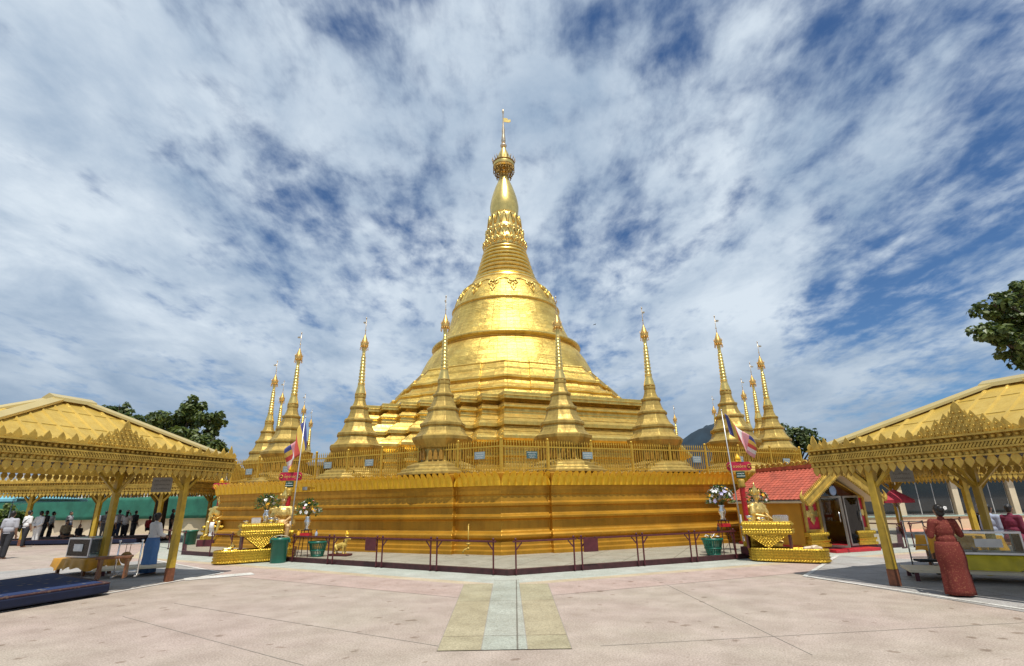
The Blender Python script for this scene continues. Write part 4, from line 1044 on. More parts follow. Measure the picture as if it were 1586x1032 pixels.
# ------------------------------------------------------------------ small red roofed shrine on the right
def shrine():
    cx, cy = gp(1318, 855).x, gp(1318, 855).y+.35
    t = thing('tiled_shrine', 'small shrine with red tiled gable roof, golden bargeboards and open glass doors', 'shrine', (cx, cy, 0), R(19))
    # local: front faces -y, x to the right, ridge runs along +y
    hw, dp, ze, za = 1.42, 3.0, 1.66, 2.58
    b = MB(); b.box((0, dp/2, .09), (2*hw+.1, dp+.1, .18)); b.box((.05, -.25, .05), (1.9, .5, .1)); b.build('plinth', RED, t, bevel=.015)
    WALLM = mat('orange_wall', (.55, .26, .02), .6, 0, .1, 2)
    b = MB(); b.box((-hw+.06, dp/2+.05, .18+(ze-.18)/2), (.12, dp-.12, ze-.18)); b.box((hw-.06, dp/2+.05, .18+(ze-.18)/2), (.12, dp-.12, ze-.18)); b.box((0, dp-.06, .18+(ze-.18)/2), (2*hw-.24, .12, ze-.18)); b.build('wall', WALLM, t)
    b = MB(); b.prism([(-.64, ze-.1), (.64, ze-.1), (.5, ze+.25), (0, za-.35), (-.5, ze+.25)], .3, .36); b.build('arched_transom', DGL, t)
    b = MB(); b.box((0, 1.9, .9), (2*hw-.3, .04, 1.44)); b.build('dark_backing', DARK, t)  # near-black sheet stands in for the shade inside the shrine
    for s in (-1, 1):
        xx = s*1.02
        b = MB(); b.box((xx, .12, 1.14), (.66, .12, 1.1)); pn = b.build('red_panel', REDP, t)
        b = MB()
        for x2 in (-.3, .3): b.box((xx+x2, .04, 1.14), (.09, .06, 1.1))
        b.box((xx, .04, .64), (.53, .06, .08)); b.box((xx, .04, 1.66), (.53, .06, .08)); b.build('gold_frame', GC, pn)
        b = MB()
        for k in range(4):
            a = k*PI/2; M = Matrix.Translation((xx, .045, 1.15)) @ Matrix.Rotation(a, 4, 'Y'); b.prism([(0, .02), (.07, .12), (.11, .2), (.05, .26), (0, .34), (-.05, .26), (-.11, .2), (-.07, .12)], -.012, .012, 0, M)
        for k in range(4):
            a = k*PI/2+PI/4; M = Matrix.Translation((xx, .05, 1.15)) @ Matrix.Rotation(a, 4, 'Y'); b.prism([(0, 0), (.05, .08), (0, .19), (-.05, .08)], -.01, .01, 0, M)
        b.ball((xx, .035, 1.15), (.06, .02, .06), 8); b.build('gold_motif', GSP, pn)
        b = MB()
        for z, w, h in ((.2, .84, .08), (.3, .72, .14), (.43, .66, .1), (.53, .78, .12)): b.box((xx, .06, z), (w, .42*w, h))
        petal_rows(b, [(xx-.4, -.11), (xx+.4, -.11), (xx+.4, .22)], [(.58, .09, .04, False), (.3, .09, .04, True)], 0, .08); b.build('lotus_base', GTR, t, recalc=False)
    # door leaves swung open, dark metal frames with glass
    for s, ang in ((-1, R(-68)), (1, R(-40))):
        M = Matrix.Translation((s*.64, .02, 0)) @ Matrix.Rotation(ang if s < 0 else -ang, 4, 'Z')
        d_ = 1 if s < 0 else -1
        w = .66 if s < 0 else .85
        if s > 0: M = Matrix.Translation((s*.22, -.12, 0)) @ Matrix.Rotation(R(8), 4, 'Z'); d_ = 1
        b = MB()
        for x in (.03, w-.03): b.box((d_*x, 0, .92), (.06, .05, 1.54), M=M)
        for z in (.18, 1.66): b.box((d_*w/2, 0, z), (w-.12, .05, .06), M=M)
        dd = b.build('door', mat('grey_metal', (.3, .28, .25), .35, .7), t)
        b = MB(); b.box((d_*w/2, 0, .92), (w-.12, .012, 1.42), M=M); b.build('pane', GLASS, dd)
        b = MB(); b.tube([(d_*(w-.12), -.05, .9), (d_*(w-.12), -.05, 1.2)], .015, 6, M=M); b.build('handle', STEEL, dd)
    b = MB()
    for x in (-.68, .68): b.box((x, .1, .94), (.07, .1, 1.5))
    b.build('door_frame', MATS['grey_metal'], t)
    # roof: two slopes of overlapping tile courses
    ov = .2; rl0, rl1 = -.35, dp+.2
    for s in (-1, 1):
        b = MB(); run = hw+ov; rise = za-ze+.12; n = 13
        sl = Vector((s*run, 0, -rise)); ln = sl.length; d = sl/ln; nr = Vector((s*rise, 0, run)).normalized()
        if nr.z < 0: nr = -nr
        cw = .17; m_ = int((rl1-rl0)/cw)
        for i in range(n):
            for k in range(m_):
                y0 = rl0+(rl1-rl0)*k/m_; w = (rl1-rl0)/m_
                p0 = Vector((0, y0, za+.06))+d*(ln*i/n-.04); p1 = Vector((0, y0, za+.06))+d*(ln*(i+1)/n)
                vs = []
                for p, h in ((p0, .0), (p1, .012)):
                    for f_, hh in ((0, 0), (.3, .016), (.55, .0), (.8, -.01), (1, 0)): vs.append(p+Vector((0, w*f_, 0))+nr*(h+hh))
                e = [p1+Vector((0, w*f_, 0))+nr*.0 for f_ in (0, .3, .55, .8, 1)]; vs += e
                b.add(vs, [(q, q+1, q+6, q+5) for q in range(4)]+[(q+5, q+6, q+11, q+10) for q in range(4)])
        ro = b.build('roof', TILE, t, recalc=False)
        b = MB(); y_ = (rl0+rl1)/2
        vs = [Vector((0, rl0+.05, za)), Vector((0, rl1, za)), Vector((0, rl1, za))+d*ln, Vector((0, rl0+.05, za))+d*ln]
        b.add(vs+[p-nr*.06 for p in vs], [(0, 1, 2, 3), (7, 6, 5, 4), (0, 4, 5, 1), (1, 5, 6, 2), (2, 6, 7, 3), (3, 7, 4, 0)]); b.build('soffit', CREAM, ro)
        # bargeboards with cresting, front
        b = MB(); a0 = Vector((0, rl0-.05, za+.1)); a1 = a0+d*(ln+.12)
        b.bar(a0-nr*.08, a1-nr*.08, .1, .26, up=nr); bb = b.build('bargeboard', GC, t, bevel=.01)
        b = MB(); b.bar(a0-nr*.2+Vector((0, -.06, 0)), a1-nr*.2+Vector((0, -.06, 0)), .03, .04, up=nr); b.bar(a0+nr*.03+Vector((0, -.06, 0)), a1+nr*.03+Vector((0, -.06, 0)), .03, .04, up=nr)
        nk = 26
        for k in range(nk):
            p = a0+d*((ln+.1)*(k+.5)/nk)+nr*.04; ee = d*.035
            b.add([p-ee-Vector((0, .03, 0)), p+ee-Vector((0, .03, 0)), p+ee*.2+nr*.13, p-ee+Vector((0, .03, 0)), p+ee+Vector((0, .03, 0))], [(0, 1, 2), (1, 4, 2), (4, 3, 2), (3, 0, 2)])
            p = a0+d*((ln+.1)*(k+.5)/nk)-nr*.22
            b.add([p-ee-Vector((0, .07, 0)), p+ee-Vector((0, .07, 0)), p-nr*.06-Vector((0, .06, 0)), p-ee-Vector((0, .03, 0)), p+ee-Vector((0, .03, 0))], [(0, 1, 2), (1, 4, 2), (4, 3, 2), (3, 0, 2)])
        b.build('flame_cresting', GC, bb, recalc=False)
        b = MB(); pts = [a1+nr*.02]
        for k in range(8): pts.append(a1+Vector((s*(.06+.05*math.sin(k*.5)), -.02, -.02+.042*k)))
        b.tube(pts, [.06, .065, .06, .055, .05, .04, .03, .022, .008], 8); 
        for k in range(5): p = pts[3+k]; b.tube([p, p+Vector((-s*.04, 0, .04)), p+Vector((-s*.035, 0, .08))], [.018, .012, .004], 5)
        b.build('naga_finial', GC, bb)
    b = MB(); b.bar((0, rl0, za+.12), (0, rl1, za+.12), .12, .12); rc = b.build('ridge', TILE, t)
    b = MB()
    for k in range(13):
        y_ = rl0+.15+k*.28; pts = [(0, y_-.1+.16*math.cos(a*.55)*(1-a/12)+.04*a*.2, za+.24+.1*math.sin(a*.55)*(1-a/14)) for a in range(9)]
        b.tube(pts, [.035-.002*a for a in range(9)], 5); b.add([(-.01, y_-.1, za+.18), (-.01, y_+.1, za+.18), (-.01, y_, za+.4), (.01, y_-.1, za+.18), (.01, y_+.1, za+.18), (.01, y_, za+.4)], [(0, 1, 2), (5, 4, 3), (0, 2, 5, 3), (1, 4, 5, 2)])
    b.build('ridge_cresting', GC, rc)
    b = MB(); b.prism([(-1.2, ze+.02), (1.2, ze+.02), (.55, za-.42), (.3, za-.5), (0, za-.42), (-.3, za-.5), (-.55, za-.42)], .16, .22)
    b2 = MB(); b2.bar((-hw+.1, .14, ze-.02), (0, .14, za-.28), .05, .22, up=(0, 1, 0)); b2.bar((hw-.1, .14, ze-.02), (0, .14, za-.28), .05, .22, up=(0, 1, 0)); b2.build('gable_trim', GC, t)
    b2 = MB(); b2.box((0, .05, ze-.02), (1.3, .05, .06)); b2.build('lintel', MATS['grey_metal'], t)
    b2 = MB(); b2.ball((0, -.02, ze+.2), (.16, .03, .16), 14); b2.build('round_lamp', mat('blue_white_glass', (.3, .42, .62), .2), t)
shrine()

# ------------------------------------------------------------------ statues, flowers, bins, baskets
STONE = mat('statue_cream', (.62, .5, .36), .5, .1, .15, 10)
def seated_figure(name, label, x, y, rz, s, robe, sash, gold_body):
    t = thing(name, label, 'statue', (x, y, .08), rz, 'deity statues at the offering tables'); t.scale = (s, s, s)
    b = MB(); b.box((0, 0, .12), (.95, .8, .24)); b.build('base', MAR, t, bevel=.01)
    b = MB()
    for z, w, h in ((.3, .8, .12), (.42, .68, .14), (.56, .6, .14), (.68, .74, .1)): b.box((0, 0, z), (w, w*.85, h))
    pp = [(-.38, -.32), (.38, -.32), (.38, .32), (-.38, .32), (-.38, -.32)]; petal_rows(b, pp, [(.73, .1, .05, False), (.3, .1, .05, True), (.5, .08, .07, True)], 0, .09); b.build('throne', GTR, t, recalc=False)
    body = [('e', (0, .02, 1.18), (.17, .12, .26)), ('e', (0, 0, .92), (.2, .17, .16)), ('c', (-.15, 0, 1.36), (.15, 0, 1.36), .075, .075), ('c', (0, 0, 1.4), (0, -.01, 1.52), .055, .05), ('e', (0, -.02, 1.6), (.085, .1, .115)), ('c', (0, -.115, 1.6), (0, -.125, 1.575), .014, .018),
            ('c', (.19, 0, 1.34), (.24, -.08, 1.1), .06, .05), ('c', (.24, -.08, 1.1), (.12, -.3, 1.0), .05, .035), ('c', (-.19, 0, 1.34), (-.25, -.05, 1.1), .06, .05), ('c', (-.25, -.05, 1.1), (-.1, -.28, 1.06), .05, .035),
            ('c', (.1, 0, .84), (.2, -.32, .84), .11, .085), ('c', (-.1, 0, .84), (-.2, -.32, .84), .11, .085), ('c', (.2, -.32, .84), (.18, -.36, .42), .08, .055), ('c', (-.2, -.32, .84), (-.18, -.36, .42), .08, .055), ('c', (.18, -.36, .4), (.19, -.5, .37), .05, .04), ('c', (-.18, -.36, .4), (-.19, -.5, .37), .05, .04)]
    for sx_ in (.1, -.1):
        hz = 1.0 if sx_ > 0 else 1.06
        for f_ in range(4): body.append(('c', (sx_+(f_-1.5)*.02, -.31, hz), (sx_+(f_-1.5)*.022, -.4+.01*abs(f_-1.5), hz-.02), .012, .009))
        body.append(('c', (sx_*.75, -.3, hz), (sx_*.45, -.35, hz+.01), .013, .01))
    bo = organic('body', body, .012, gold_body, t)
    b = MB(); b.lathe([(.098, 1.64), (.125, 1.66), (.105, 1.7), (.115, 1.72), (.085, 1.76), (.09, 1.78), (.055, 1.82), (.06, 1.84), (.025, 1.89), (.03, 1.9), (.006, 2.0)], 14); 
    for k in range(8): a = PI/4*k; b.tube([(.1*math.cos(a), .1*math.sin(a), 1.67), (.14*math.cos(a), .14*math.sin(a), 1.74), (.125*math.cos(a), .125*math.sin(a), 1.79)], [.018, .014, .003], 5)
    b.build('crown', GSP, bo)
    robe_ = [('e', (0, .0, 1.2), (.2, .15, .2)), ('c', (-.17, 0, 1.35), (.17, 0, 1.35), .085, .085), ('c', (.2, 0, 1.34), (.26, -.06, 1.14), .085, .09), ('c', (-.2, 0, 1.34), (-.27, -.04, 1.14), .085, .09), ('e', (.31, .0, 1.32), (.1, .03, .06)), ('e', (-.31, .0, 1.32), (.1, .03, .06)), ('c', (.25, -.06, 1.14), (.3, 0, .92), .05, .09), ('c', (-.26, -.06, 1.14), (-.3, 0, .92), .05, .09)]
    organic('robe', robe_, .014, robe, bo)
    b = MB(); nz = 12; rings = []
    for i in range(nz+1):
        f_ = i/nz; z = .86-.5*f_; yy = -.41-.045*math.sin(f_*6); w = .075+.02*f_
        rings.append([(-w, yy, z), (w, yy, z), (w, yy+.025, z), (-w, yy+.025, z)])
    b.loft(rings, 0, True); b.build('sash', sash, bo)
    for s_ in (-1, 1):
        b = MB(); b.ball((s_*.032, -.112, 1.625), (.014, .008, .007), 8); b.build('eye', DARK, bo)
    return t
p = gp(428, 862); LS = (-7.55, 18.35)
seated_figure('statue', 'crowned golden deity statue with white sash behind the left offering table', -7.95, 18.7, R(18), 1.12, mat('gilded_robe', (.7, .5, .16), .35, .6, .2, 20, .3, 40), FLW, mat('painted_skin', (.66, .44, .2), .45, .35, .1, 8))
seated_figure('statue', 'crowned golden deity statue facing right beside the right offering table', 7.22, 16.3, R(28), 1.02, MATS['gilded_robe'], FLW, mat('gilded_skin', (.66, .46, .16), .4, .6, .1, 8))
# third, more distant shrine statue at the end of the plinth
p3 = (-13.2, 24.3)
t3 = seated_figure('statue', 'tiered golden statue shrine at the far left end of the plinth', *p3, R(5), 1.15, GSP, FLW, GSP)

def bouquet(name, label, x, y, z0, sc, cols, seed, vase=True, vmat=None, group='flower arrangements'):
    t = thing(name, label, 'flowers', (x, y, z0), 0, group); rnd = random.Random(seed)
    if vase:
        b = MB(); b.lathe([(.07*sc, 0), (.09*sc, .02), (.06*sc, .1*sc), (.11*sc, .22*sc), (.12*sc, .28*sc), (.07*sc, .38*sc), (.1*sc, .44*sc)], 14); b.build('vase', vmat or SILV, t); zt_ = .44*sc
    else: zt_ = 0
    b = MB(); fl_ = {}
    for i in range(240):
        th = rnd.random()*2*PI; ph = rnd.random()**.7*1.9; r = (.16+.22*rnd.random()**.5)*sc
        d = Vector((math.sin(ph)*math.cos(th), math.sin(ph)*math.sin(th), math.cos(ph)*.95+.15)); c = Vector((0, 0, zt_+.12*sc))+d*r
        s_ = Vector((rnd.uniform(-1, 1), rnd.uniform(-1, 1), rnd.uniform(-.6, .6))).normalized()*.035*sc; l_ = (d+Vector((rnd.uniform(-.5, .5),)*3)).normalized()*.13*sc
        b.add([c, c+l_*.5+s_, c+l_, c+l_*.5-s_], [(0, 1, 2, 3)], rnd.choice((0, 0, 1)))
    for k in range(14):
        th = rnd.random()*2*PI; e = Vector((math.cos(th)*.3, math.sin(th)*.3, .25+.25*rnd.random()))*sc; b.tube([(0, 0, zt_-.05), Vector((0, 0, zt_))+e*.6, Vector((0, 0, zt_))+e], .006*sc, 4, 0)
    b.build('foliage', [LEAFD, LEAFY], t, recalc=False)
    for mt, n_, rr in cols:
        q = MB()
        for i in range(n_):
            th = rnd.random()*2*PI; ph = rnd.random()**.6*1.75; d = Vector((math.sin(ph)*math.cos(th), math.sin(ph)*math.sin(th), math.cos(ph)*.95+.15)); c = Vector((0, 0, zt_+.13*sc))+d*(.3+.1*rnd.random())*sc
            a_ = d.orthogonal().normalized(); b_ = d.cross(a_)
            for k in range(6):
                u_ = a_*math.cos(k*PI/3)+b_*math.sin(k*PI/3); v_ = d.cross(u_); r_ = rr*sc*rnd.uniform(.8, 1.2)
                q.add([c, c+u_*r_*.6+v_*r_*.35+d*r_*.25, c+u_*r_+d*r_*.15, c+u_*r_*.6-v_*r_*.35+d*r_*.25], [(0, 1, 2, 3)])
            q.ball(c+d*.008, .016*sc, 6)
        q.build('blossom', mt, t, recalc=False)
    return t
def stand(label, x, y, h, group='iron flower stands'):
    t = thing('flower_stand', label, 'stand', (x, y, .08), 0, group)
    for sx_, sy_ in ((-1, -1), (1, -1), (1, 1), (-1, 1)):
        m_ = MB(); m_.bar((sx_*.17, sy_*.17, 0), (sx_*.11, sy_*.11, h), .02); m_.build('leg', MARD, t)
    m_ = MB(); m_.box((0, 0, h), (.28, .28, .02)); m_.build('top', MARD, t)
    m_ = MB(); m_.box((0, 0, h-.13), (.3, .3, .1)); m_.build('apron', RED, t, bevel=.004)
    return t
def at(px, py, Y): q = yp(px, py, Y); return q.x, q.y
fx, fy = at(472, 850, 18.3); stand('iron stand under the flowers right of the left flag pole', fx, fy, .82); bouquet('flower_vase', 'white and orange bouquet on the stand beside the left flag pole', fx, fy, .91, .95, [(FLW, 12, .07), (FLY, 6, .05), (FLP, 4, .05)], 3)
vx, vy = LTX-.1, LTY+.55
bouquet('flower_vase', 'bouquet with a tall white bloom left of the left statue', -8.2, 18.0, 1.162, .9, [(FLW, 7, .08), (FLY, 8, .05), (FLP, 7, .055)], 8)
fx, fy = at(1126, 850, 16.85); stand('iron stand under the white flowers left of the right column', fx, fy, .95); bouquet('flower_vase', 'big white and lilac bouquet left of the right statue', fx, fy, 1.04, 1.0, [(FLW, 34, .065), (FLL, 9, .07), (FLY, 7, .06)], 5)
fx, fy = at(1183, 840, 16.7); stand('iron stand hidden behind the right statue', fx, fy, 1.05); bouquet('flower_vase', 'white and yellow bouquet right of the right statue', fx, fy, 1.14, .8, [(FLW, 14, .07), (FLY, 9, .07)], 6)

def bin_(label, x, y, h, r, mt, handle=True, z=0, name='bin'):
    t = thing(name, label, 'bin', (x, y, z), R(20))
    m_ = MB(); m_.lathe([(r*.82, 0), (r*.84, .02), (r*.95, h*.9), (r*1.06, h*.905), (r*1.06, h), (r*.98, h), (r*.9, h*.86), (r*.78, .05)], 28); m_.build('body', mt, t)
    if handle:
        m_ = MB(); m_.tube([(r*1.04*math.cos(a), r*.3, h*.93+.12*math.sin(a)) for a in [PI*k/12 for k in range(13)]], .012, 6); m_.build('handle', mat('wire_handle', (.5, .45, .3), .4, .5), t)
        for s_ in (-1, 1): m_ = MB(); m_.box((s_*r*1.02, 0, h*.88), (.05, .1, .1)); m_.build('lug', mt, t)
bx = gp(430, 872); bin_('tall green plastic bin standing in front of the left statue', bx.x, bx.y, .72, .27, GREENP)
bx = gp(1246, 850); bin_('teal bucket between the right offering table and the shrine', bx.x, bx.y+.2, .5, .2, TEALP, False)
bx = gp(250, 845); bin_('dark green bin under a small altar at the far left', -14.9, 25.3, .7, .3, GREENP, False)
def basket(label, x, y, rz, seed, items):
    t = thing('basket', label, 'basket', (x, y, .09), rz, 'green slatted baskets by the kerb')
    m_ = MB(); n = 26
    for k in range(n):
        a0, a1 = 2*PI*(k+.12)/n, 2*PI*(k+.72)/n; vs = []
        for z, r in ((0, .19), (.42, .29)):
            for a in (a0, a1):
                for rr in (r, r-.012): vs.append((rr*math.cos(a), rr*math.sin(a), z))
        m_.add(vs, [(0, 2, 6, 4), (1, 5, 7, 3), (0, 4, 5, 1), (2, 3, 7, 6), (0, 1, 3, 2), (4, 6, 7, 5)])
    m_.lathe([(.285, .4), (.315, .41), (.315, .47), (.29, .47)], 28, caps=(False, False)); m_.lathe([(.23, .17), (.245, .17), (.255, .21), (.24, .21)], 28, caps=(False, False)); m_.lathe([(.0, 0), (.2, 0), (.2, .05), (0, .06)], 28); m_.build('body', GREENP, t)
    if items:
        rnd = random.Random(seed); q = MB()
        for i in range(60):
            a = rnd.random()*6.28; r = rnd.random()*.26; c = Vector((r*math.cos(a), r*math.sin(a), .42+rnd.random()*.14)); u_ = Vector((rnd.uniform(-1, 1), rnd.uniform(-1, 1), rnd.uniform(-.3, .8)))*.07; v_ = Vector((rnd.uniform(-1, 1), rnd.uniform(-1, 1), rnd.uniform(-.5, .5)))*.05
            q.add([c, c+u_, c+u_+v_, c+v_], [(0, 1, 2, 3)], rnd.choice((0, 1, 1, 2, 3)))
        q.build('wilted_flowers', [LEAFD, FLW, FLY, LEAFY], t, recalc=False)
    return t
bx = gp(491, 862, .09); basket('green slatted basket behind the left end of the left railing', bx.x, bx.y, 0, 1, False)
bx = gp(1106, 860, .09); basket('green basket heaped with wilted flowers behind the right railing', bx.x, bx.y, 0, 2, True)
# little guardian dog figure on a maroon board
def dog(x, y, rz, label):
    t = thing('dog_figure', label, 'figurine', (x, y, .085), rz)
    b = MB(); b.box((0, 0, .04), (.7, .34, .06)); b.build('board', MAR, t, bevel=.006)
    body = [('c', (-.16, 0, .28), (.12, 0, .34), .085, .1), ('c', (.12, 0, .36), (.2, 0, .5), .075, .06), ('e', (.22, 0, .55), (.075, .065, .07)), ('c', (.26, 0, .54), (.34, 0, .52), .04, .03), ('c', (.2, .045, .6), (.19, .06, .68), .022, .008), ('c', (.2, -.045, .6), (.19, -.06, .68), .022, .008), ('c', (-.22, 0, .32), (-.3, 0, .46), .025, .02), ('c', (-.3, 0, .46), (-.24, 0, .54), .02, .012)]
    for yy in (-.06, .06):
        body += [('c', (.13, yy, .3), (.13, yy, .17), .038, .028), ('c', (.13, yy, .17), (.14, yy, .08), .026, .024), ('c', (.14, yy, .08), (.18, yy, .08), .026, .022), ('c', (-.17, yy, .28), (-.11, yy, .2), .06, .038), ('c', (-.11, yy, .2), (-.2, yy, .15), .034, .024), ('c', (-.2, yy, .15), (-.19, yy, .08), .024, .022), ('c', (-.19, yy, .08), (-.15, yy, .08), .024, .02)]
    bo = organic('body', body, .009, mat('dog_gold', (.66, .46, .1), .45, .3, .2, 14), t)
    b = MB(); b.ball((.21, 0, .68), (.07, .06, .045), 10); b.ball((.19, 0, .72), (.04, .035, .06), 8); b.build('hat', GPET, bo)
    b = MB(); b.tube([(.15+.068*math.cos(a)*.6, .068*math.sin(a), .46+.03*math.cos(a)) for a in [2*PI*k/12 for k in range(13)]], .018, 6); b.build('collar', MAR, bo)
bx = gp(527, 861, .09); dog(bx.x, bx.y, R(-20), 'small golden dog figurine in a hat on a maroon board behind the railing')
# small brass lamp, pipe and bottles
t = thing('flood_lamp', 'small brass floodlight fixed under the petals right of the left flag pole', 'lamp', (*at(478, 758, 19.1), zat(at(478, 758, 19.1)[0], 19.1, 757)), R(-20))
b = MB(); b.box((0, -.12, 0), (.24, .14, .14)); b.build('housing', mat('brass', (.5, .34, .08), .35, .8), t, bevel=.01)
b = MB(); b.bar((0, .3, .02), (0, -.06, .02), .04); b.build('bracket', MATS['brass'], t); b = MB(); b.box((0, -.194, 0), (.2, .006, .1)); b.build('lens', STEEL, t)
px_, py_ = -1.5, 17.62
t = thing('water_pipe', 'gilded water pipe with a tap running down the plinth left of its corner', 'pipe', (px_, py_, 0), 0)
b = MB(); b.tube([(0, .0, .98), (0, -.0, .3)], .02, 8); b.tube([(0, 0, .98), (0, .12, 1.02)], .02, 8); b.build('riser', GC, t)
b = MB(); b.tube([(0, 0, .3), (-.12, -.03, .27), (-.18, -.04, .17)], .026, 8); b.tube([(.06, 0, .44), (-.06, 0, .44)], .03, 8); b.ball((0, 0, .3), .05, 8); b.build('tap', GC, t)
for k, (s, d, lab) in enumerate(((7.75, dl, 'small yellow capped bottle on the left railing above the basket'), (6.9, dl, 'small blue bottle on the left railing'), (6.5, dr, 'dark bottle on the right railing above the flower basket'))):
    x, y = kpt(d, s); t = thing('bottle', lab, 'bottle', (x, y, .781), 0)
    b = MB(); b.lathe([(.035, 0), (.04, .02), (.04, .09), (.015, .13), (.015, .15)], 10); b.build('body', (FLY, CLBL, CLB)[k], t); b = MB(); b.lathe([(.018, .15), (.018, .18), (.01, .185)], 8); b.build('cap', (HAIR, BLUEC, HAIR)[k], t)
# silver bowls and cups on the offering tables
def on_table(X, Y_, rz, lx_, ly_): return (X+lx_*math.cos(rz)-ly_*math.sin(rz), Y_+lx_*math.sin(rz)+ly_*math.cos(rz), 1.222*(.95 if X < 0 else .85))
def bowl(pos, r, h, label, square=False):
    t = thing('offering_bowl', label, 'bowl', pos, R(30), 'silver ware on the offering tables'); b = MB()
    if square: b.loft([[(-r, -r*.7, 0), (r, -r*.7, 0), (r, r*.7, 0), (-r, r*.7, 0)], [(-r*1.05, -r*.75, h), (r*1.05, -r*.75, h), (r*1.05, r*.75, h), (-r*1.05, r*.75, h)], [(-r*.98, -r*.68, h), (r*.98, -r*.68, h), (r*.98, r*.68, h), (-r*.98, r*.68, h)], [(-r*.9, -r*.6, .02), (r*.9, -r*.6, .02), (r*.9, r*.6, .02), (-r*.9, r*.6, .02)]])
    else: b.lathe([(r*.5, 0), (r*.55, .01), (r*.35, h*.25), (r*.8, h*.5), (r, h), (r*.94, h), (r*.7, h*.55), (.0, h*.4)], 18)
    b.build('body', SILV, t); b = MB(); b.lathe([(r*.97, h*.96), (r*1.06, h*.97), (r*1.06, h*1.02), (r*.97, h*1.02)], 18, caps=(False, False)) if not square else b.box((0, 0, h+.012), (r*1.9, r*1.3, .02)); b.build('rim' if not square else 'lid', SILV, t)
bowl(on_table(LTX, LTY, LTR, -.1, -.08), .13, .15, 'square silver box on the left offering table', True); bowl(on_table(LTX, LTY, LTR, .35, -.1), .11, .16, 'big silver bowl near the left statue on the offering table'); bowl(on_table(LTX, LTY, LTR, .55, .14), .07, .1, 'small silver cup at the back of the left offering table'); bowl(on_table(LTX, LTY, LTR, -.35, .14), .09, .08, 'flat silver dish at the left edge of the left offering table')
bowl(on_table(RTX, RTY, RTR, -.05, .05), .17, .14, 'white square box at the right end of the right offering table', True); bowl(on_table(RTX, RTY, RTR, -.85, .0), .09, .15, 'silver bowl at the left end of the right offering table'); bowl(on_table(RTX, RTY, RTR, -.5, -.12), .07, .1, 'small silver cup in the middle of the right offering table')
t = thing('offering_figure', 'small gilded animal figure lying at the left end of the left trough', 'figurine', on_table(LTX, LTY, LTR, -.8, 0)[:2]+(.335,), R(30)); organic('body', [('c', (-.08, 0, .07), (.08, 0, .08), .07, .08), ('e', (.14, 0, .17), (.07, .06, .07)), ('c', (.18, 0, .16), (.23, 0, .14), .03, .02), ('c', (-.1, .05, .03), (.02, .1, .03), .035, .03), ('c', (-.1, -.05, .03), (.02, -.1, .03), .035, .03), ('c', (.12, .06, .03), (.2, .07, .03), .03, .025), ('c', (.12, -.06, .03), (.2, -.07, .03), .03, .025), ('c', (.12, .04, .23), (.11, .05, .28), .02, .008), ('c', (.12, -.04, .23), (.11, -.05, .28), .02, .008)], .01, GSP, t)
t = thing('offering_bread', 'pile of pale offerings lying at the right end of the right trough', 'offering', on_table(RTX, RTY, RTR, .62, 0)[:2]+(.3,), R(-10)); organic('body', [('c', (-.2, 0, .05), (0, .03, .06), .05, .06), ('c', (0, -.02, .06), (.2, .02, .05), .06, .05), ('e', (.05, .0, .1), (.1, .06, .04))], .012, STONE, t)
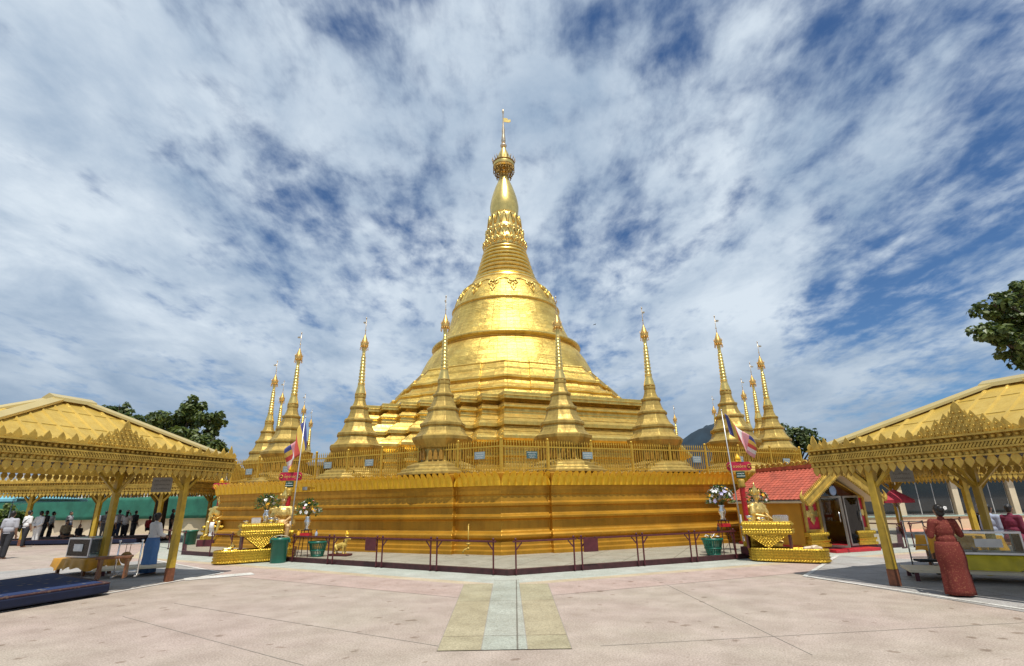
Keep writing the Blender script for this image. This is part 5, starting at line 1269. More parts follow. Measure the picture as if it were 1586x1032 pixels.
# ------------------------------------------------------------------ people
def person(label, x, y, rz, h=1.6, top=CLW, bottom=('trousers', CLB), arms=None, pose='stand', vox=.012, hair='short', sleeve=.55, z=0, head_turn=0, hat=None, skirt_w=1.0, bag=False, lean=0.0, hairclip=False, step=0.0):
    """faces -y locally; everything in body heights, scaled by h"""
    t = thing('person', label, 'person', (x, y, z), rz)
    S_ = lambda p: (p[0]*h, p[1]*h, p[2]*h)
    dz = 0 if pose != 'sit' else -.43
    def J(px, py, pz): 
        k = max(0, pz-.5)*lean
        return (px*h, (py-k)*h, (pz+dz)*h)
    arms = arms or [((.125, .01, .63), (.13, -.04, .49)), ((-.125, .01, .63), (-.13, -.04, .49))]
    B = [('e', J(0, 0, .71), (.1*h, .068*h, .12*h)), ('e', J(0, .005, .55), (.098*h, .072*h, .075*h)), ('c', J(-.085, .005, .795), J(.085, .005, .795), .042*h, .042*h), ('c', J(0, .005, .81), J(0, -.005, .87), .032*h, .029*h)]
    hc = J(0, -.012, .925); ca, sa = math.cos(head_turn), math.sin(head_turn)
    def H(px, py, pz): return (hc[0]+(px*ca-py*sa)*h, hc[1]+(px*sa+py*ca)*h, hc[2]+pz*h)
    B += [('e', hc, (.046*h, .055*h, .065*h)), ('c', H(0, -.03, -.035), H(0, -.036, -.045), .03*h, .022*h), ('c', H(0, -.054, .005), H(0, -.064, -.012), .007*h, .01*h), ('e', H(.047, .002, 0), (.008*h, .013*h, .02*h)), ('e', H(-.047, .002, 0), (.008*h, .013*h, .02*h))]
    for s, (el, wr) in zip((1, -1), arms):
        sh = (s*.108, .005, .795)
        B += [('c', J(*sh), J(*el), .036*h, .027*h), ('c', J(*el), J(*wr), .027*h, .018*h)]
        e, w = Vector(J(*el)), Vector(J(*wr)); d = (w-e).normalized(); sd_ = d.cross(Vector((0, 1, .2))).normalized(); pl = w+d*.045*h; nn_ = sd_.cross(d)
        B += [('c', w, pl, .018*h, .02*h)]
        for f_ in range(4):
            o_ = sd_*((f_-1.5)*.0115*h); ln = (.04, .046, .043, .033)[f_]*h; kn = pl+o_+d*ln*.55+nn_*.006*h
            B += [('c', pl+o_, kn, .0068*h, .006*h), ('c', kn, kn+(d*.8+nn_*.5).normalized()*ln*.5, .006*h, .005*h)]
        B += [('c', w+d*.015*h+sd_*.014*h*s, w+d*.045*h+sd_*.032*h*s, .008*h, .0065*h)]
    if pose == 'sit':
        for s in (-1, 1):
            B += [('c', J(s*.055, 0, .5), J(s*.15, -.2, .5), .06*h, .045*h), ('c', J(s*.15, -.2, .49), J(-s*.06, -.24, .46), .042*h, .03*h), ('c', J(-s*.06, -.24, .455), J(-s*.13, -.25, .45), .025*h, .02*h)]
    else:
        for s in (-1, 1):
            st_ = step*s
            B += [('c', J(s*.05, 0, .51), J(s*.052, -st_*.5, .28), .062*h, .04*h), ('c', J(s*.052, -st_*.5, .28), J(s*.052, -st_*.6+.02*abs(st_)*5, .04), .038*h, .022*h), ('c', J(s*.052, .012-st_*.6, .022), J(s*.06, -.085-st_*.6, .016), .02*h, .018*h)]
    body = organic('body', B, vox, SKIN, t, 2)
    # clothes
    tp = [('e', J(0, 0, .71), (.11*h, .08*h, .125*h)), ('e', J(0, .003, .6), (.108*h, .084*h, .09*h)), ('e', J(0, .003, .53), (.108*h, .084*h, .04*h)), ('c', J(-.09, .005, .79), J(.09, .005, .79), .048*h, .048*h), ('c', J(0, .006, .8), J(0, .004, .838), .05*h, .036*h)]
    for s, (el, wr) in zip((1, -1), arms):
        sh = Vector(J(s*.108, .005, .795)); e, w = Vector(J(*el)), Vector(J(*wr))
        if sleeve <= .6: tp += [('c', sh, sh.lerp(e, sleeve/.55*.9), .044*h, .042*h)]
        else: tp += [('c', sh, e, .045*h, .037*h), ('c', e, e.lerp(w, (sleeve-.55)/.45), .037*h, .031*h)]
    if top: organic('shirt', tp, vox, top, t, 4)
    kind, bm_ = bottom
    if kind == 'trousers':
        if pose == 'sit':
            q = [('e', J(0, .005, .52), (.11*h, .085*h, .06*h))]+[('c', J(s*.055, 0, .5), J(s*.15, -.2, .5), .07*h, .054*h) for s in (-1, 1)]+[('c', J(s*.15, -.2, .49), J(-s*.02, -.24, .47), .052*h, .042*h) for s in (-1, 1)]
        else:
            q = [('e', J(0, .005, .53), (.104*h, .08*h, .06*h))]
            for s in (-1, 1): st_ = step*s; q += [('c', J(s*.05, 0, .51), J(s*.052, -st_*.5, .28), .07*h, .052*h), ('c', J(s*.052, -st_*.5, .28), J(s*.052, -st_*.6+.02*abs(st_)*5, .06), .05*h, .042*h)]
        organic('trousers', q, vox, bm_, t, 3)
    elif kind == 'skirt':
        b = MB(); rings = []; n = 40; rnd = random.Random(int(x*100))
        ph = rnd.random()*6
        for i in range(15):
            f_ = i/14
            if pose == 'sit': zz_ = .57-.14*f_; rx = .1+.11*math.sin(f_*1.4)*skirt_w; ry = .08+.15*math.sin(f_*1.5)*skirt_w; oy = -.08*f_
            else: zz_ = .585-.56*f_; rx = (.1+.032*math.sin(PI*min(1, f_*2.0))*(.5)+.02*f_)*skirt_w; ry = (.078+.012*math.sin(PI*min(1, f_*2))+.03*f_)*skirt_w; oy = .004
            rings.append([J((rx+.012*f_*math.sin(7*a+ph+f_)+.006*math.sin(12*a+ph*2-f_*2)*f_)*math.cos(a), oy+(ry+.008*f_*math.sin(7*a+ph))*math.sin(a), zz_) for a in [2*PI*k/n for k in range(n)]])
        b.loft(rings, 0, True); b.build('skirt', bm_, t)
    # hair
    hr = [('e', H(0, .012, .018), (.052*h, .058*h, .06*h))]
    if hair == 'bun': hr += [('e', H(0, .07, .02), (.036*h, .034*h, .036*h)), ('e', H(0, .03, -.02), (.05*h, .04*h, .045*h))]
    if hair == 'long': hr += [('c', H(0, .035, 0), H(0, .05, -.13), .045*h, .04*h)]
    if hair == 'short': hr += [('e', H(0, .025, -.015), (.046*h, .038*h, .04*h))]
    hm = organic('hair', hr, vox*.8, HAIR, body, 2)
    for s in (-1, 1):
        b = MB(); b.ball(H(s*.018, -.052, .008), (.007*h, .005*h, .004*h), 8); b.build('eye', DARK, body)
    b = MB(); b.ball(H(0, -.06, -.03), (.014*h, .005*h, .005*h), 8); b.build('lips', mat('lips', (.35, .12, .09), .5), body)
    if hat:
        b = MB(); c_ = H(0, .005, .05); b.lathe([(.085*h, -.012*h), (.088*h, -.006*h), (.056*h, 0), (.05*h, .035*h), (.02*h, .045*h)], 16, c_); b.build('hat', hat, t)
    if bag:
        b = MB(); b.tube([J(-.1, .0, .81), J(-.03, .085, .72), J(.08, .09, .6), J(.115, .04, .55)], .01*h, 6); b.build('strap', CLB, t); b = MB(); b.box(J(.12, .04, .55), (.05*h, .13*h, .1*h)); b.build('bag', CLB, t, bevel=.02)
    if hairclip:
        b = MB()
        for k in range(5): a = 2*PI*k/5; b.ball(H(-.035+.013*math.cos(a), .092, .03+.013*math.sin(a)), (.011*h, .008*h, .011*h), 6)
        b.build('hair_flower', FLW, hm)
    return t
# lady in the blue skirt, lady in the red dress
w = gp(228, 889)
person('woman with hair bun in white blouse and long blue skirt beside the left yellow post', w.x, w.y, R(150), 1.56, CLW, ('skirt', LONGYI), arms=[((.14, -.03, .64), (.1, -.14, .6)), ((-.14, -.03, .64), (-.1, -.14, .6))], vox=.008, hair='bun', sleeve=.85, head_turn=R(30), skirt_w=1.12)
w = gp(1488, 924)
person('woman in a long patterned red brown dress seen from behind by the right glass box', w.x, w.y, R(168), 1.5, BATIK, ('skirt', BATIK), arms=[((.15, .0, .65), (.12, -.13, .7)), ((-.18, -.04, .66), (-.17, -.15, .72))], vox=.008, hair='bun', sleeve=.9, skirt_w=1.2, hairclip=True)
# people under and around the far left pavilion
def at2(px, py): q = gp(px, py); return q.x, q.y
T_ = ('trousers', CLB)
pp = [(2, 866, 'man in grey shirt and dark trousers walking at the left edge', dict(top=CLG, bottom=T_, rz=R(200), h=1.68, step=.12, sleeve=.5)),
      (33, 848, 'man in white shirt with a black shoulder bag seen from behind', dict(top=CLW, bottom=T_, rz=R(165), h=1.7, bag=True, step=.06, sleeve=.5)),
      (52, 845, 'man all in white with hands clasped behind his back', dict(top=CLW, bottom=('trousers', CLW), rz=R(175), h=1.66, sleeve=.9, arms=[((.15, .05, .63), (.03, .1, .55)), ((-.15, .05, .63), (-.03, .1, .55))])),
      (62, 839, 'man all in black between the white clad man and the pavilion post', dict(top=CLB, bottom=T_, rz=R(170), h=1.68, step=.1)),
      (73, 838, 'man in white shirt and black trousers at the second far post', dict(top=CLW, bottom=T_, rz=R(150), h=1.62, step=.08)),
      (104, 822, 'person in grey seated upright beyond the carpet of the far pavilion', dict(top=CLG, bottom=('skirt', CLN), rz=R(90), h=1.6, pose='stand')),
      (99, 834, 'woman in khaki top and black skirt sitting on the far carpet', dict(top=CLK, bottom=('skirt', CLB), rz=R(60), h=1.6, pose='sit', hair='bun', z=.26)),
      (120, 833, 'child in dark clothes sitting by the amber cloth', dict(top=CLB, bottom=('skirt', CLB), rz=R(70), h=1.2, pose='sit', hair='long', z=.26)),
      (144, 830, 'person in pale grey standing behind the third far post', dict(top=CLBL, bottom=('skirt', CLB), rz=R(180), h=1.6)),
      (157, 832, 'person in black beside the pale grey one at the far pavilion', dict(top=CLB, bottom=T_, rz=R(200), h=1.6)),
      (166, 841, 'man in white shirt partly hidden behind the near rear post', dict(top=CLW, bottom=T_, rz=R(200), h=1.62)),
      (177, 836, 'man in grey checked shirt near the near rear post', dict(top=CLG, bottom=('trousers', CLN), rz=R(190), h=1.66)),
      (189, 838, 'woman in white top and white hat raising a phone', dict(top=CLW, bottom=T_, rz=R(200), h=1.6, hat=CLW, hair='long', arms=[((.14, -.06, .68), (.06, -.16, .86)), ((-.14, -.06, .68), (-.06, -.16, .86))])),
      (205, 825, 'person in black in the distance before the green net', dict(top=CLB, bottom=T_, rz=R(170), h=1.6)),
      (229, 822, 'person in red top seated far off before the green net', dict(top=CLR, bottom=T_, rz=R(180), h=1.5, pose='sit', z=.42)),
      (262, 828, 'person in dark green standing behind the left yellow post', dict(top=CLB, bottom=T_, rz=R(120), h=1.65)),
      (1525, 826, 'person in striped pale blue shirt bending near the far right pavilion', dict(top=CLBL, bottom=T_, rz=R(90), h=1.5, lean=.35))]
for px, py, lab, kw in pp:
    x, y = at2(px, py)
    if y > 36 or y < 0: y_ = 34.0; q = yp(px, py, y_); x, y = q.x, y_
    if kw.get('pose') == 'sit':
        y = 29.5 if px < 140 else 33.0; x = yp(px, py, y).x
    rz = kw.pop('rz'); person(lab, x, y, rz, vox=.013, **kw)
for px, Y_, lab, tm, hr in ((1547, 14.6, 'person in grey blue top sitting behind the right glass box', CLBL, 'short'), (1580, 14.2, 'person in maroon robe sitting at the right edge behind the glass box', CLM, 'short')):
    q = yp(px, 850, Y_); person(lab, q.x, Y_, R(110), 1.6, tm, ('skirt', tm), pose='sit', vox=.012, hair=hr, z=.5, sleeve=.9)

# ------------------------------------------------------------------ under the near left roof
def carpet(name, label, corners, z, top, border, under):
    t = thing(name, label, 'carpet', (*(sum((Vector(c) for c in corners), Vector((0, 0)))/4), 0), 0); c = Vector(t.location[:2]); q = [Vector(p)-c for p in corners]
    b = MB(); b.loft([[(*p, .05) for p in q], [(*p, z-.02) for p in q]]); b.build('platform', under, t, bevel=.03)
    b = MB(); b.loft([[(*(p*.995), z-.02) for p in q], [(*(p*.995), z) for p in q]]); b.build('border', border, t)
    b = MB(); b.loft([[(*(p*.9), z) for p in q], [(*(p*.9), z+.006) for p in q]]); b.build('field', top, t)
def g3(px, py, z): p = gp(px, py, z); return (p.x, p.y)
carpet('carpet_platform', 'low blue platform with floral carpet under the near left roof', [g3(172, 902, .24), g3(84, 887, .24), g3(-110, 913, .24), g3(-60, 936, .24)], .24, CARPET, CARPETB, BLUEC)
carpet('carpet_platform', 'distant low blue platform where the far left people sit', [(-19.2, 28.0), (-19.2, 31.5), (-27, 31.5), (-27, 28.0)], .26, CARPETB, CARPETB, BLUEC)
def table(name, label, x, y, rz, L_, W_, h, topm, legm, cloth=None, drop=.2, skirtm=None):
    t = thing(name, label, 'table', (x, y, 0), rz)
    b = MB(); b.box((0, 0, h-.025), (L_, W_, .05)); b.build('table_top', topm, t, bevel=.006)
    for sx_ in (-1, 1):
        for sy_ in (-1, 1): b = MB(); b.box((sx_*(L_/2-.12), sy_*(W_/2-.08), (h-.05)/2), (.07, .07, h-.05)); b.build('leg', legm, t)
    return t
def cloth_over(label, x, y, rz, L_, W_, h, drop, mt, seed):
    t = thing('tablecloth', label, 'cloth', (x, y, h), rz); b = MB(); n = 72; rings = []
    def sq(a, L2, W2):
        c, s = math.cos(a), math.sin(a); k = 1/max(abs(c)/L2, abs(s)/W2); return Vector((c*k, s*k))
    for f_, ex, dz in ((0, -.3, .006), (.3, 0, .006), (.4, .012, -.01), (.6, .03, -drop*.4), (.8, .05, -drop*.75), (1, .06, -drop)):
        rg = []
        for k in range(n):
            a = 2*PI*k/n; p = sq(a, L_/2+ex, W_/2+ex); wv = max(0, f_-.35)*.11*math.sin(k*.95+seed)+max(0, f_-.35)*.02*math.sin(k*2.9); p = p*(1+wv); rg.append((p.x, p.y, dz+((.03*math.sin(k*.9+seed)+.03*math.sin(k*.31+seed*2)) if f_ == 1 else 0)))
        rings.append(rg)
    b.loft(rings, 0, True, (True, False)); b.build('drape', mt, t)
def glass_box(label, x, y, rz, L_, W_, h, z):
    t = thing('donation_box', label, 'donation box', (x, y, z), rz)
    for sx_ in (-1, 1):
        for sy_ in (-1, 1): b = MB(); b.box((sx_*(L_/2-.015), sy_*(W_/2-.015), h/2), (.03, .03, h)); b.build('corner_post', STEEL, t)
    for z_ in (.02, h-.02):
        b = MB()
        for s in (-1, 1): b.box((0, s*(W_/2-.015), z_), (L_-.06, .03, .04)); b.box((s*(L_/2-.015), 0, z_), (.03, W_-.06, .04))
        b.build('frame', STEEL, t)
    b = MB(); b.box((0, -W_/2+.012, h/2), (L_-.06, .006, h-.08)); b.box((0, W_/2-.012, h/2), (L_-.06, .006, h-.08)); b.box((-L_/2+.012, 0, h/2), (.006, W_-.06, h-.08)); b.box((L_/2-.012, 0, h/2), (.006, W_-.06, h-.08)); b.box((0, 0, h-.008), (L_-.02, W_-.02, .008)); b.build('pane', GLASS, t)
    b = MB(); b.box((0, 0, .03), (L_-.07, W_-.07, .015)); b.build('floor', WHT, t)
    b = MB(); rnd = random.Random(4)
    for i in range(26):
        cx_, cy_ = rnd.uniform(-L_*.38, L_*.38), rnd.uniform(-W_*.35, W_*.35); a = rnd.random()*3; zz_ = .045+rnd.random()*.05; e = Vector((math.cos(a), math.sin(a), rnd.uniform(-.2, .2)))*.065; f_ = Vector((-math.sin(a), math.cos(a), 0))*.03; c_ = Vector((cx_, cy_, zz_)); b.add([c_-e-f_, c_+e-f_, c_+e+f_, c_-e+f_], [(0, 1, 2, 3)], i % 3)
    b.build('banknotes', [mat('note_green', (.3, .4, .3), .8), mat('note_violet', (.42, .33, .42), .8), mat('note_tan', (.5, .42, .3), .8)], t, recalc=False)
    b = MB(); b.box((0, -W_/2-.004, h*.5), (L_*.4, .006, h*.36)); bo_ = b.build('notice', WHT, t)
    return t
q = gp(128, 890); TR = R(-22)
table('low_table', 'low table draped in amber cloth behind the blue carpet', q.x, q.y, TR, 1.35, .8, .42, WOOD, WOOD)
cloth_over('amber satin cloth draped over the low table', q.x, q.y, TR, 1.38, .83, .425, .24, YCL, 1)
glass_box('glass donation box on the amber cloth under the near left roof', q.x-.02, q.y+.05, TR, .95, .55, .5, .44)
q = gp(196, 896, .0); table('bench', 'long low maroon bench with pale top right of the blue carpet', q.x-.15, q.y+.5, R(28), 1.7, .9, .24, CREAM, MAR)
q2 = gp(157, 898, .25); t = thing('wooden_stool', 'carved brown wooden stool at the corner of the blue carpet', 'stool', (q2.x+.05, q2.y+.2, .25), R(25))
b = MB(); b.box((0, 0, .42), (.62, .36, .05)); b.build('seat', WOOD, t, bevel=.01)
for s in (-1, 1): b = MB(); b.prism([(-.16, 0), (.16, 0), (.13, .2), (.16, .395), (-.16, .395), (-.13, .2)], s*.24-.02, s*.24+.02, 0, Matrix.Rotation(PI/2, 4, 'Z')); b.build('leg_panel', WOOD, t)
q3 = gp(170, 897, .25); t = thing('gong_stand', 'silver framed gong stand with a hanging gong beside the wooden stool', 'gong', (q3.x, q3.y+.45, .24), R(20)); t.scale = (.8, .8, .85)
b = MB()
for s in (-1, 1): b = MB(); b.tube([(s*.27, 0, .03), (s*.27, 0, .85)], .022, 8); b.ball((s*.27, 0, .87), .035, 8); b.build('upright', SILV, t); b = MB(); b.tube([(s*.27, -.2, .02), (s*.27, .2, .02)], .02, 8); b.build('foot', SILV, t)
b = MB(); b.tube([(-.27, 0, .8), (.27, 0, .8)], .02, 8); b.tube([(-.27, 0, .12), (.27, 0, .12)], .015, 8); b.build('cross_bar', SILV, t)
b = MB(); b.lathe([(.0, -.02), (.03, -.04), (.05, -.02), (.13, -.01), (.15, .04), (.13, .05)], 20, M=Matrix.Translation((-.05, 0, .46)) @ Matrix.Rotation(PI/2, 4, 'X')); go = b.build('gong', mat('bronze', (.3, .17, .06), .4, .8, .2, 10), t)
b = MB(); b.tube([(-.1, 0, .58), (-.1, 0, .8)], .008, 5); b.tube([(0, 0, .58), (0, 0, .8)], .008, 5); b.build('cord', WOOD, go)
# boards hanging under the near roofs
for px, py, Y_, lab, sd_ in ((251, 751, 13.9, 'grey board with faded lettering hanging under the near left roof', 5), (1396, 734, 12.6, 'grey board with faded lettering hanging under the near right roof', 6)):
    q = yp(px, py, Y_); t = thing('hanging_board', lab, 'sign', q, R(8 if px < 800 else -8)); b = MB(); b.box((0, 0, 0), (.48 if px < 800 else .5, .02, .36)); b.build('board', mat('grey_board', (.3, .3, .28), .6), t, bevel=.004)
    b = MB()
    for s in (-1, 1): b = MB(); b.tube([(s*.18, 0, .18), (s*.18, 0, .5)], .006, 5); b.build('wire', DARK, t)
    for j in range(3): b = MB(); letters(b, -.19, .19, .1-.1*j, .045, -.013, 9, 0, sd_*7+j); b.build('lettering', mat('faded_ink', (.1, .09, .09), .7), t, recalc=False)

# ------------------------------------------------------------------ under the near right roof
q = gp(1555, 905); RR_ = R(-28)
table('bench', 'long low maroon bench under the right glass box', q.x+.25, q.y+.25, R(-26), 3.2, 1.0, .22, CREAM, MAR)
table('low_table', 'low table draped in yellow cloth on the right bench', q.x+.55, q.y+.35, R(-26), 1.8, .75, .48, WOOD, WOOD)
cloth_over('bright yellow satin cloth draped over the right low table', q.x+.55, q.y+.35, R(-26), 1.85, .8, .485, .3, YCL2, 2)
glass_box('glass donation box on the yellow cloth under the near right roof', q.x+.25, q.y+.5, R(-26), 1.1, .6, .44, .5)
q = gp(1452, 893); t = thing('trolley', 'thin steel trolley with black wheels left of the red dress lady', 'trolley', (q.x, q.y+.35, 0), R(-10))
for s in (-1, 1):
    b = MB(); b.tube([(s*.2, 0, .2), (s*.2, 0, 1.12)], .016, 8); b.build('upright', STEEL, t)
    b = MB(); b.lathe([(.0, -.025), (.06, -.025), (.1, -.02), (.1, .02), (.06, .025), (0, .025)], 18, M=Matrix.Translation((s*.24, -.05, .1)) @ Matrix.Rotation(PI/2, 4, 'Y')); wh = b.build('wheel', CLB, t); b = MB(); b.lathe([(.0, -.03), (.04, -.03), (.04, .03), (0, .03)], 12, M=Matrix.Translation((s*.24, -.05, .1)) @ Matrix.Rotation(PI/2, 4, 'Y')); b.build('hub', STEEL, wh)
b = MB()
for z_ in (.35, .6, .85, 1.1): b.tube([(-.2, 0, z_), (.2, 0, z_)], .012, 6)
b.tube([(-.24, -.05, .1), (.24, -.05, .1)], .012, 6); b.tube([(-.2, 0, .2), (-.2, -.05, .1)], .012, 6); b.tube([(.2, 0, .2), (.2, -.05, .1)], .012, 6); b.build('cross_bars', STEEL, t)
b = MB(); b.box((0, -.16, .3), (.36, .3, .05)); b.build('black_shelf', CLB, t, bevel=.01)
q = yp(1545, 850, 13.8); table('low_table', 'amber draped table behind the right glass box between the seated people', q.x-.9, 13.8, 0, 1.4, .8, .7, WOOD, WOOD)
cloth_over('amber cloth over the table near the two seated people on the right', q.x-.9, 13.8, 0, 1.45, .85, .705, .35, YCL, 3)
table('bench', 'broad dark bench on which the two right people sit', q.x+.6, 14.4, 0, 3.0, 1.2, .5, WOOD, WOOD)

# ------------------------------------------------------------------ background, left
def net_fence():
    p0, p1 = Vector((-44, 40)), Vector((-14.5, 39)); L_ = (p1-p0).length; a = math.atan2(p1.y-p0.y, p1.x-p0.x)
    t = thing('boundary_fence', 'white balustrade fence with pillars behind the green net on the far left', 'fence', (*p0, 0), a)
    n = 12
    for k in range(n+1): b = MB(); b.box((L_*k/n, 0, 2.2), (.38, .38, 4.4)); b.box((L_*k/n, 0, 4.45), (.5, .5, .14)); b.build('pillar', WHT, t)
    b = MB()
    for z_ in (2.2, 4.1): b.box((L_/2, 0, z_), (L_, .06, .06))
    for k in range(int(L_/.22)): b.box((.22*k, 0, 3.15), (.035, .035, 2.0))
    b.build('balusters', CREAM, t); b = MB(); b.box((L_/2, -.3, .52), (L_, .3, 1.04)); b.build('low_wall', CREAM, t)
    t = thing('green_net', 'long green shade net strung in front of the balustrade', 'net', (*p0, 0), a); n = 120; vs = []
    for j in range(7):
        for i in range(n+1): vs.append((L_*i/n, -.7+.09*math.sin(i*.9)+.04*math.sin(i*2.3+j), 1.0+1.5*j/6+.05*math.sin(i*.35)*j/6))
    b = MB(); b.add(vs, [(j*(n+1)+i, j*(n+1)+i+1, (j+1)*(n+1)+i+1, (j+1)*(n+1)+i) for j in range(6) for i in range(n)], 0, True); o = b.build('net', NET, t, recalc=False); s_ = o.modifiers.new('t', 'SOLIDIFY'); s_.thickness = .01
    for k in range(10): b = MB(); b.tube([(L_*k/9, -.6, 0), (L_*k/9, -.6, 2.6)], .03, 6); b.build('stake', WOOD, t)
net_fence()
def simple_building(label, x, y, rz, L_, D_, H_, bays, wallm, roofm, pillarm, open_z=(.9, 2.9), roof_over=.8, gable=False):
    t = thing('building', label, 'building', (x, y, 0), rz)
    w = L_/bays; b = MB()
    b.box((L_/2, D_/2+.1, H_/2), (L_, D_-.2, H_)); b.build('wall', wallm, t)
    for k in range(bays+1): b = MB(); b.box((w*k, -.12, H_/2), (.34, .3, H_)); b.build('pillar', pillarm, t, bevel=.01)
    for k in range(bays):
        b = MB(); b.box((w*(k+.5), -.02, (open_z[0]+open_z[1])/2), (w-.5, .06, open_z[1]-open_z[0])); wi = b.build('window', mat('window_frame_grey', (.5, .5, .48), .5), t)
        b = MB(); cnt = 3
        for i in range(cnt): ww = (w-.5)/cnt; b.box((w*k+.25+ww*(i+.5), -.06, (open_z[0]+open_z[1])/2), (ww-.07, .03, open_z[1]-open_z[0]-.1))
        b.build('pane', DGL, wi)
    b = MB(); b.box((L_/2, D_/2-.2, H_+.12), (L_+roof_over*2, D_+roof_over*2, .24)); b.build('roof', roofm, t, bevel=.02)
    b = MB(); b.box((L_/2, -.35, .2), (L_, .9, .4)); b.build('step', GRY, t)
    return t
simple_building('pale grey hall with dark openings far left behind the tree', -34, 47, 0, 20, 8, 4.6, 6, mat('grey_wall', (.42, .42, .4), .8, 0, .08, 1), mat('slate_roof', (.2, .2, .2), .7), WHT)
simple_building('dark shop front beyond the third shrine at the left end of the plinth', -15.0, 36, R(4), 5, 5, 4.2, 3, mat('brown_wall', (.16, .1, .08), .8), mat('slate_roof', (.2, .2, .2)), WHT, (.3, 3.0))
simple_building('cream building with tall dark windows behind the far right pavilion', 20.5, 34, R(-6), 32, 9, 3.9, 10, CREAM, mat('brown_roof', (.28, .16, .1), .7), CREAM, (.55, 3.2))
t = thing('low_wall', 'long pale low wall with a green top along the cream building', 'wall', (15.5, 29.5, 0), R(-5)); b = MB(); b.box((16, 0, .3), (32, .35, .6)); b.build('wall', CREAM, t); b = MB(); b.box((16, 0, .63), (32.1, .45, .06)); b.build('coping', mat('pale_green_coping', (.35, .5, .44), .6), t)
flatpoly('brick_terrace', [(13.9, 27.0), (50, 24.5), (50, 29), (14.2, 29.2)], .006, mat('salmon_paving', (.6, .3, .2), .8, 0, .1, 3))
# umbrellas and a bush
def umbrella(label, x, y, h, r, mt, square=False):
    t = thing('parasol', label, 'parasol', (x, y, 0), 0); n = 4 if square else 8
    b = MB(); b.tube([(0, 0, 0), (0, 0, h+.05)], .03, 8); b.build('pole', STEEL, t)
    b = MB(); b.loft([[(r*math.cos(2*PI*k/n+PI/n), r*math.sin(2*PI*k/n+PI/n), h-.55) for k in range(n)], [(r*math.cos(2*PI*k/n+PI/n), r*math.sin(2*PI*k/n+PI/n), h-.42) for k in range(n)], [(.06*math.cos(2*PI*k/n+PI/n), .06*math.sin(2*PI*k/n+PI/n), h) for k in range(n)]], 0, False, (False, True)); o = b.build('canopy', mt, t); s_ = o.modifiers.new('t', 'SOLIDIFY'); s_.thickness = .01
    for k in range(n): b = MB(); a = 2*PI*k/n+PI/n; b.tube([(0, 0, h-.75), (r*.55*math.cos(a), r*.55*math.sin(a), h-.3)], .01, 5); b.build('rib', STEEL, t)
q = yp(20, 778, 31.0); umbrella('light blue square parasol at the far left beyond the pavilion', q.x, q.y, q.z+.55, 3.4, LBL, True)
q = yp(1365, 772, 24.0); umbrella('red parasol beyond the right yellow post', q.x+.6, q.y, q.z+.35, .7, mat('red_canvas', (.4, .03, .05), .8))

# ------------------------------------------------------------------ trees
def tree(label, x, y, trunk_h, trunk_r, clumps, leaf, n_leaf, seed, mats=(LEAF, LEAFD), fork=True, cat='tree', z0=0, group=None):
    t = thing('tree', label, cat, (x, y, z0), 0, group); rnd = random.Random(seed); b = MB()
    b.tube([(0, 0, -.2), (.05, 0, trunk_h*.5), (0, .05, trunk_h)], [trunk_r*1.2, trunk_r, trunk_r*.85], 10)
    for (cx_, cy_, cz_, r_) in clumps:
        a = Vector((0, .05, trunk_h*.92)); e = Vector((cx_, cy_, cz_)); m_ = a.lerp(e, .5)+Vector((rnd.uniform(-.3, .3), rnd.uniform(-.3, .3), -.25))
        b.tube([a, a.lerp(m_, .6), m_, m_.lerp(e, .6), e], [trunk_r*.6, trunk_r*.45, trunk_r*.33, trunk_r*.22, trunk_r*.08], 7)
        for k in range(4):
            d = Vector((rnd.gauss(0, 1), rnd.gauss(0, 1), rnd.gauss(0, .6))).normalized()*r_*.8; b.tube([m_.lerp(e, .7), e+d*.5, e+d], [trunk_r*.16, trunk_r*.1, trunk_r*.04], 5)
    b.build('trunk', BARK, t)
    b = MB(); tot = sum(c[3]**2 for c in clumps)
    for (cx_, cy_, cz_, r_) in clumps:
        c = Vector((cx_, cy_, cz_)); subs = [c+Vector((rnd.gauss(0, .5), rnd.gauss(0, .5), rnd.gauss(0, .36)))*r_ for _ in range(13)]
        for i in range(int(n_leaf*r_*r_/tot)):
            s = rnd.choice(subs); d = Vector((rnd.gauss(0, 1), rnd.gauss(0, 1), rnd.gauss(0, .75))).normalized(); p = s+d*r_*(.16+.26*rnd.random()**.6)
            nrm = (d+Vector((rnd.uniform(-.7, .7), rnd.uniform(-.7, .7), rnd.uniform(.1, 1.1)))).normalized(); u_ = nrm.orthogonal().normalized(); q_ = Matrix.Rotation(rnd.random()*6.28, 3, nrm) @ u_; w_ = nrm.cross(q_); L_ = leaf*rnd.uniform(.7, 1.3); W_ = L_*.3
            b.add([p-q_*L_*.5, p-q_*L_*.1+w_*W_, p+q_*L_*.5-nrm*L_*.12, p-q_*L_*.1-w_*W_], [(0, 1, 2, 3)], 0 if rnd.random() < .68 else 1)
    b.build('crown', list(mats), t, recalc=False)
    return t
def sight(px, py, Y): q = yp(px, py, Y); return q
def clumps_at(base, lst, k=.8):
    out = []
    for px, py, Y, r_ in lst: q = sight(px, py, Y); out.append((q.x-base[0], q.y-base[1], q.z, r_*k))
    return out
bt = (sight(246, 800, 31).x, 31.0)
tree('big broad leaved tree rising behind the near left roof', bt[0], bt[1], 3.4, .3, clumps_at(bt, [(262, 655, 31, 1.25), (296, 638, 31.5, 1.25), (330, 655, 31, 1.1), (318, 690, 30.4, 1.3), (285, 680, 30.5, 1.4), (248, 690, 31, 1.3), (225, 668, 32, 1.1), (340, 690, 31.5, .8), (300, 720, 30.5, 1.2), (262, 722, 31.5, 1.2), (310, 752, 31, 1.0), (220, 695, 31.5, .9), (280, 660, 32.5, 1.2)], .7), .3, 10500, 11)
bt = (sight(182, 800, 44).x, 44.0)
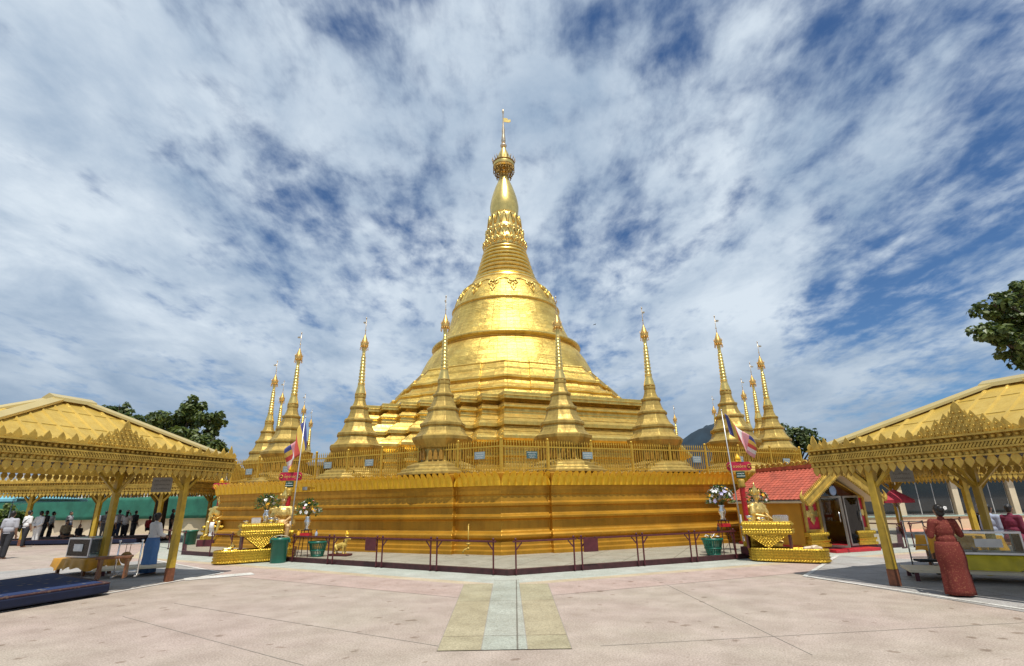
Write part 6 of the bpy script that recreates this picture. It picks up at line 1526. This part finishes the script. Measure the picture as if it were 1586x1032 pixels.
tree('smaller tree top showing over the ridge of the near left roof', bt[0], bt[1], 6, .25, clumps_at(bt, [(166, 640, 44, .9), (183, 638, 44, 1.1), (196, 644, 44, .9), (212, 652, 44, .8), (180, 662, 44, 1.5)]), .4, 1500, 12, (LEAFD, LEAF))
bt = (sight(1243, 800, 46).x, 46.0)
tree('dark flat topped tree behind the rightmost stupa', bt[0], bt[1], 4, .25, clumps_at(bt, [(1222, 682, 46, 1.2), (1237, 674, 46, 1.1), (1252, 684, 46, 1.2), (1235, 692, 46, 1.5), (1260, 690, 46, .8)]), .4, 2000, 13, (LEAFD, LEAF))
bt = (20.5, 15.5)
tree('tree with spreading branches reaching in at the right edge above the near right roof', bt[0], bt[1], 4.6, .28, clumps_at(bt, [(1538, 475, 15.2, .62), (1560, 478, 15.2, .75), (1575, 455, 15.4, .7), (1534, 514, 15, .62), (1556, 520, 15, .66), (1580, 505, 15.3, .8), (1550, 530, 15, .3), (1570, 545, 15.2, .5), (1580, 560, 15.3, .4), (1620, 490, 15.5, 1.5), (1640, 540, 15.5, 1.4)], .68), .2, 6500, 14)
bt = (sight(1345, 800, 40).x, 40.0)
tree('low dark tree behind the tiled shrine gable', bt[0], bt[1], 1.5, .2, clumps_at(bt, [(1325, 738, 40, 1.3), (1348, 735, 40, 1.4), (1365, 745, 40, 1.2), (1340, 755, 40, 1.3)]), .4, 1700, 15, (LEAFD, LEAF))
bt = (sight(15, 806, 34).x, 34.0)
tree('bright green bush beside the light blue parasol', bt[0], bt[1], .5, .12, clumps_at(bt, [(5, 800, 34, 1.0), (22, 798, 34, .9), (35, 806, 34, .7), (12, 812, 34, .9)]), .26, 1800, 16, (LEAFY, LEAF), cat='bush')
# one bird in the sky
q = yp(921, 503, 70); t = thing('bird', 'tiny dark bird flying in the sky right of the bell', 'bird', q, R(30))
bo = organic('body', [('c', (-.12, 0, 0), (.1, 0, 0), .03, .04), ('e', (.16, 0, .015), (.035, .03, .03)), ('c', (.18, 0, .01), (.22, 0, .0), .012, .004), ('c', (-.12, 0, 0), (-.22, 0, 0), .03, .012)], .008, CLB, t)
for s in (-1, 1): b = MB(); b.add([(.06, s*.03, .01), (.1, s*.2, .08), (.02, s*.4, .02), (-.06, s*.18, .05), (-.06, s*.03, .0), (.0, s*.2, .055)], [(0, 1, 5, 4), (1, 2, 3, 5), (5, 3, 4)]); w_ = b.build('wing', CLB, bo, recalc=False); m_ = w_.modifiers.new('t', 'SOLIDIFY'); m_.thickness = .01
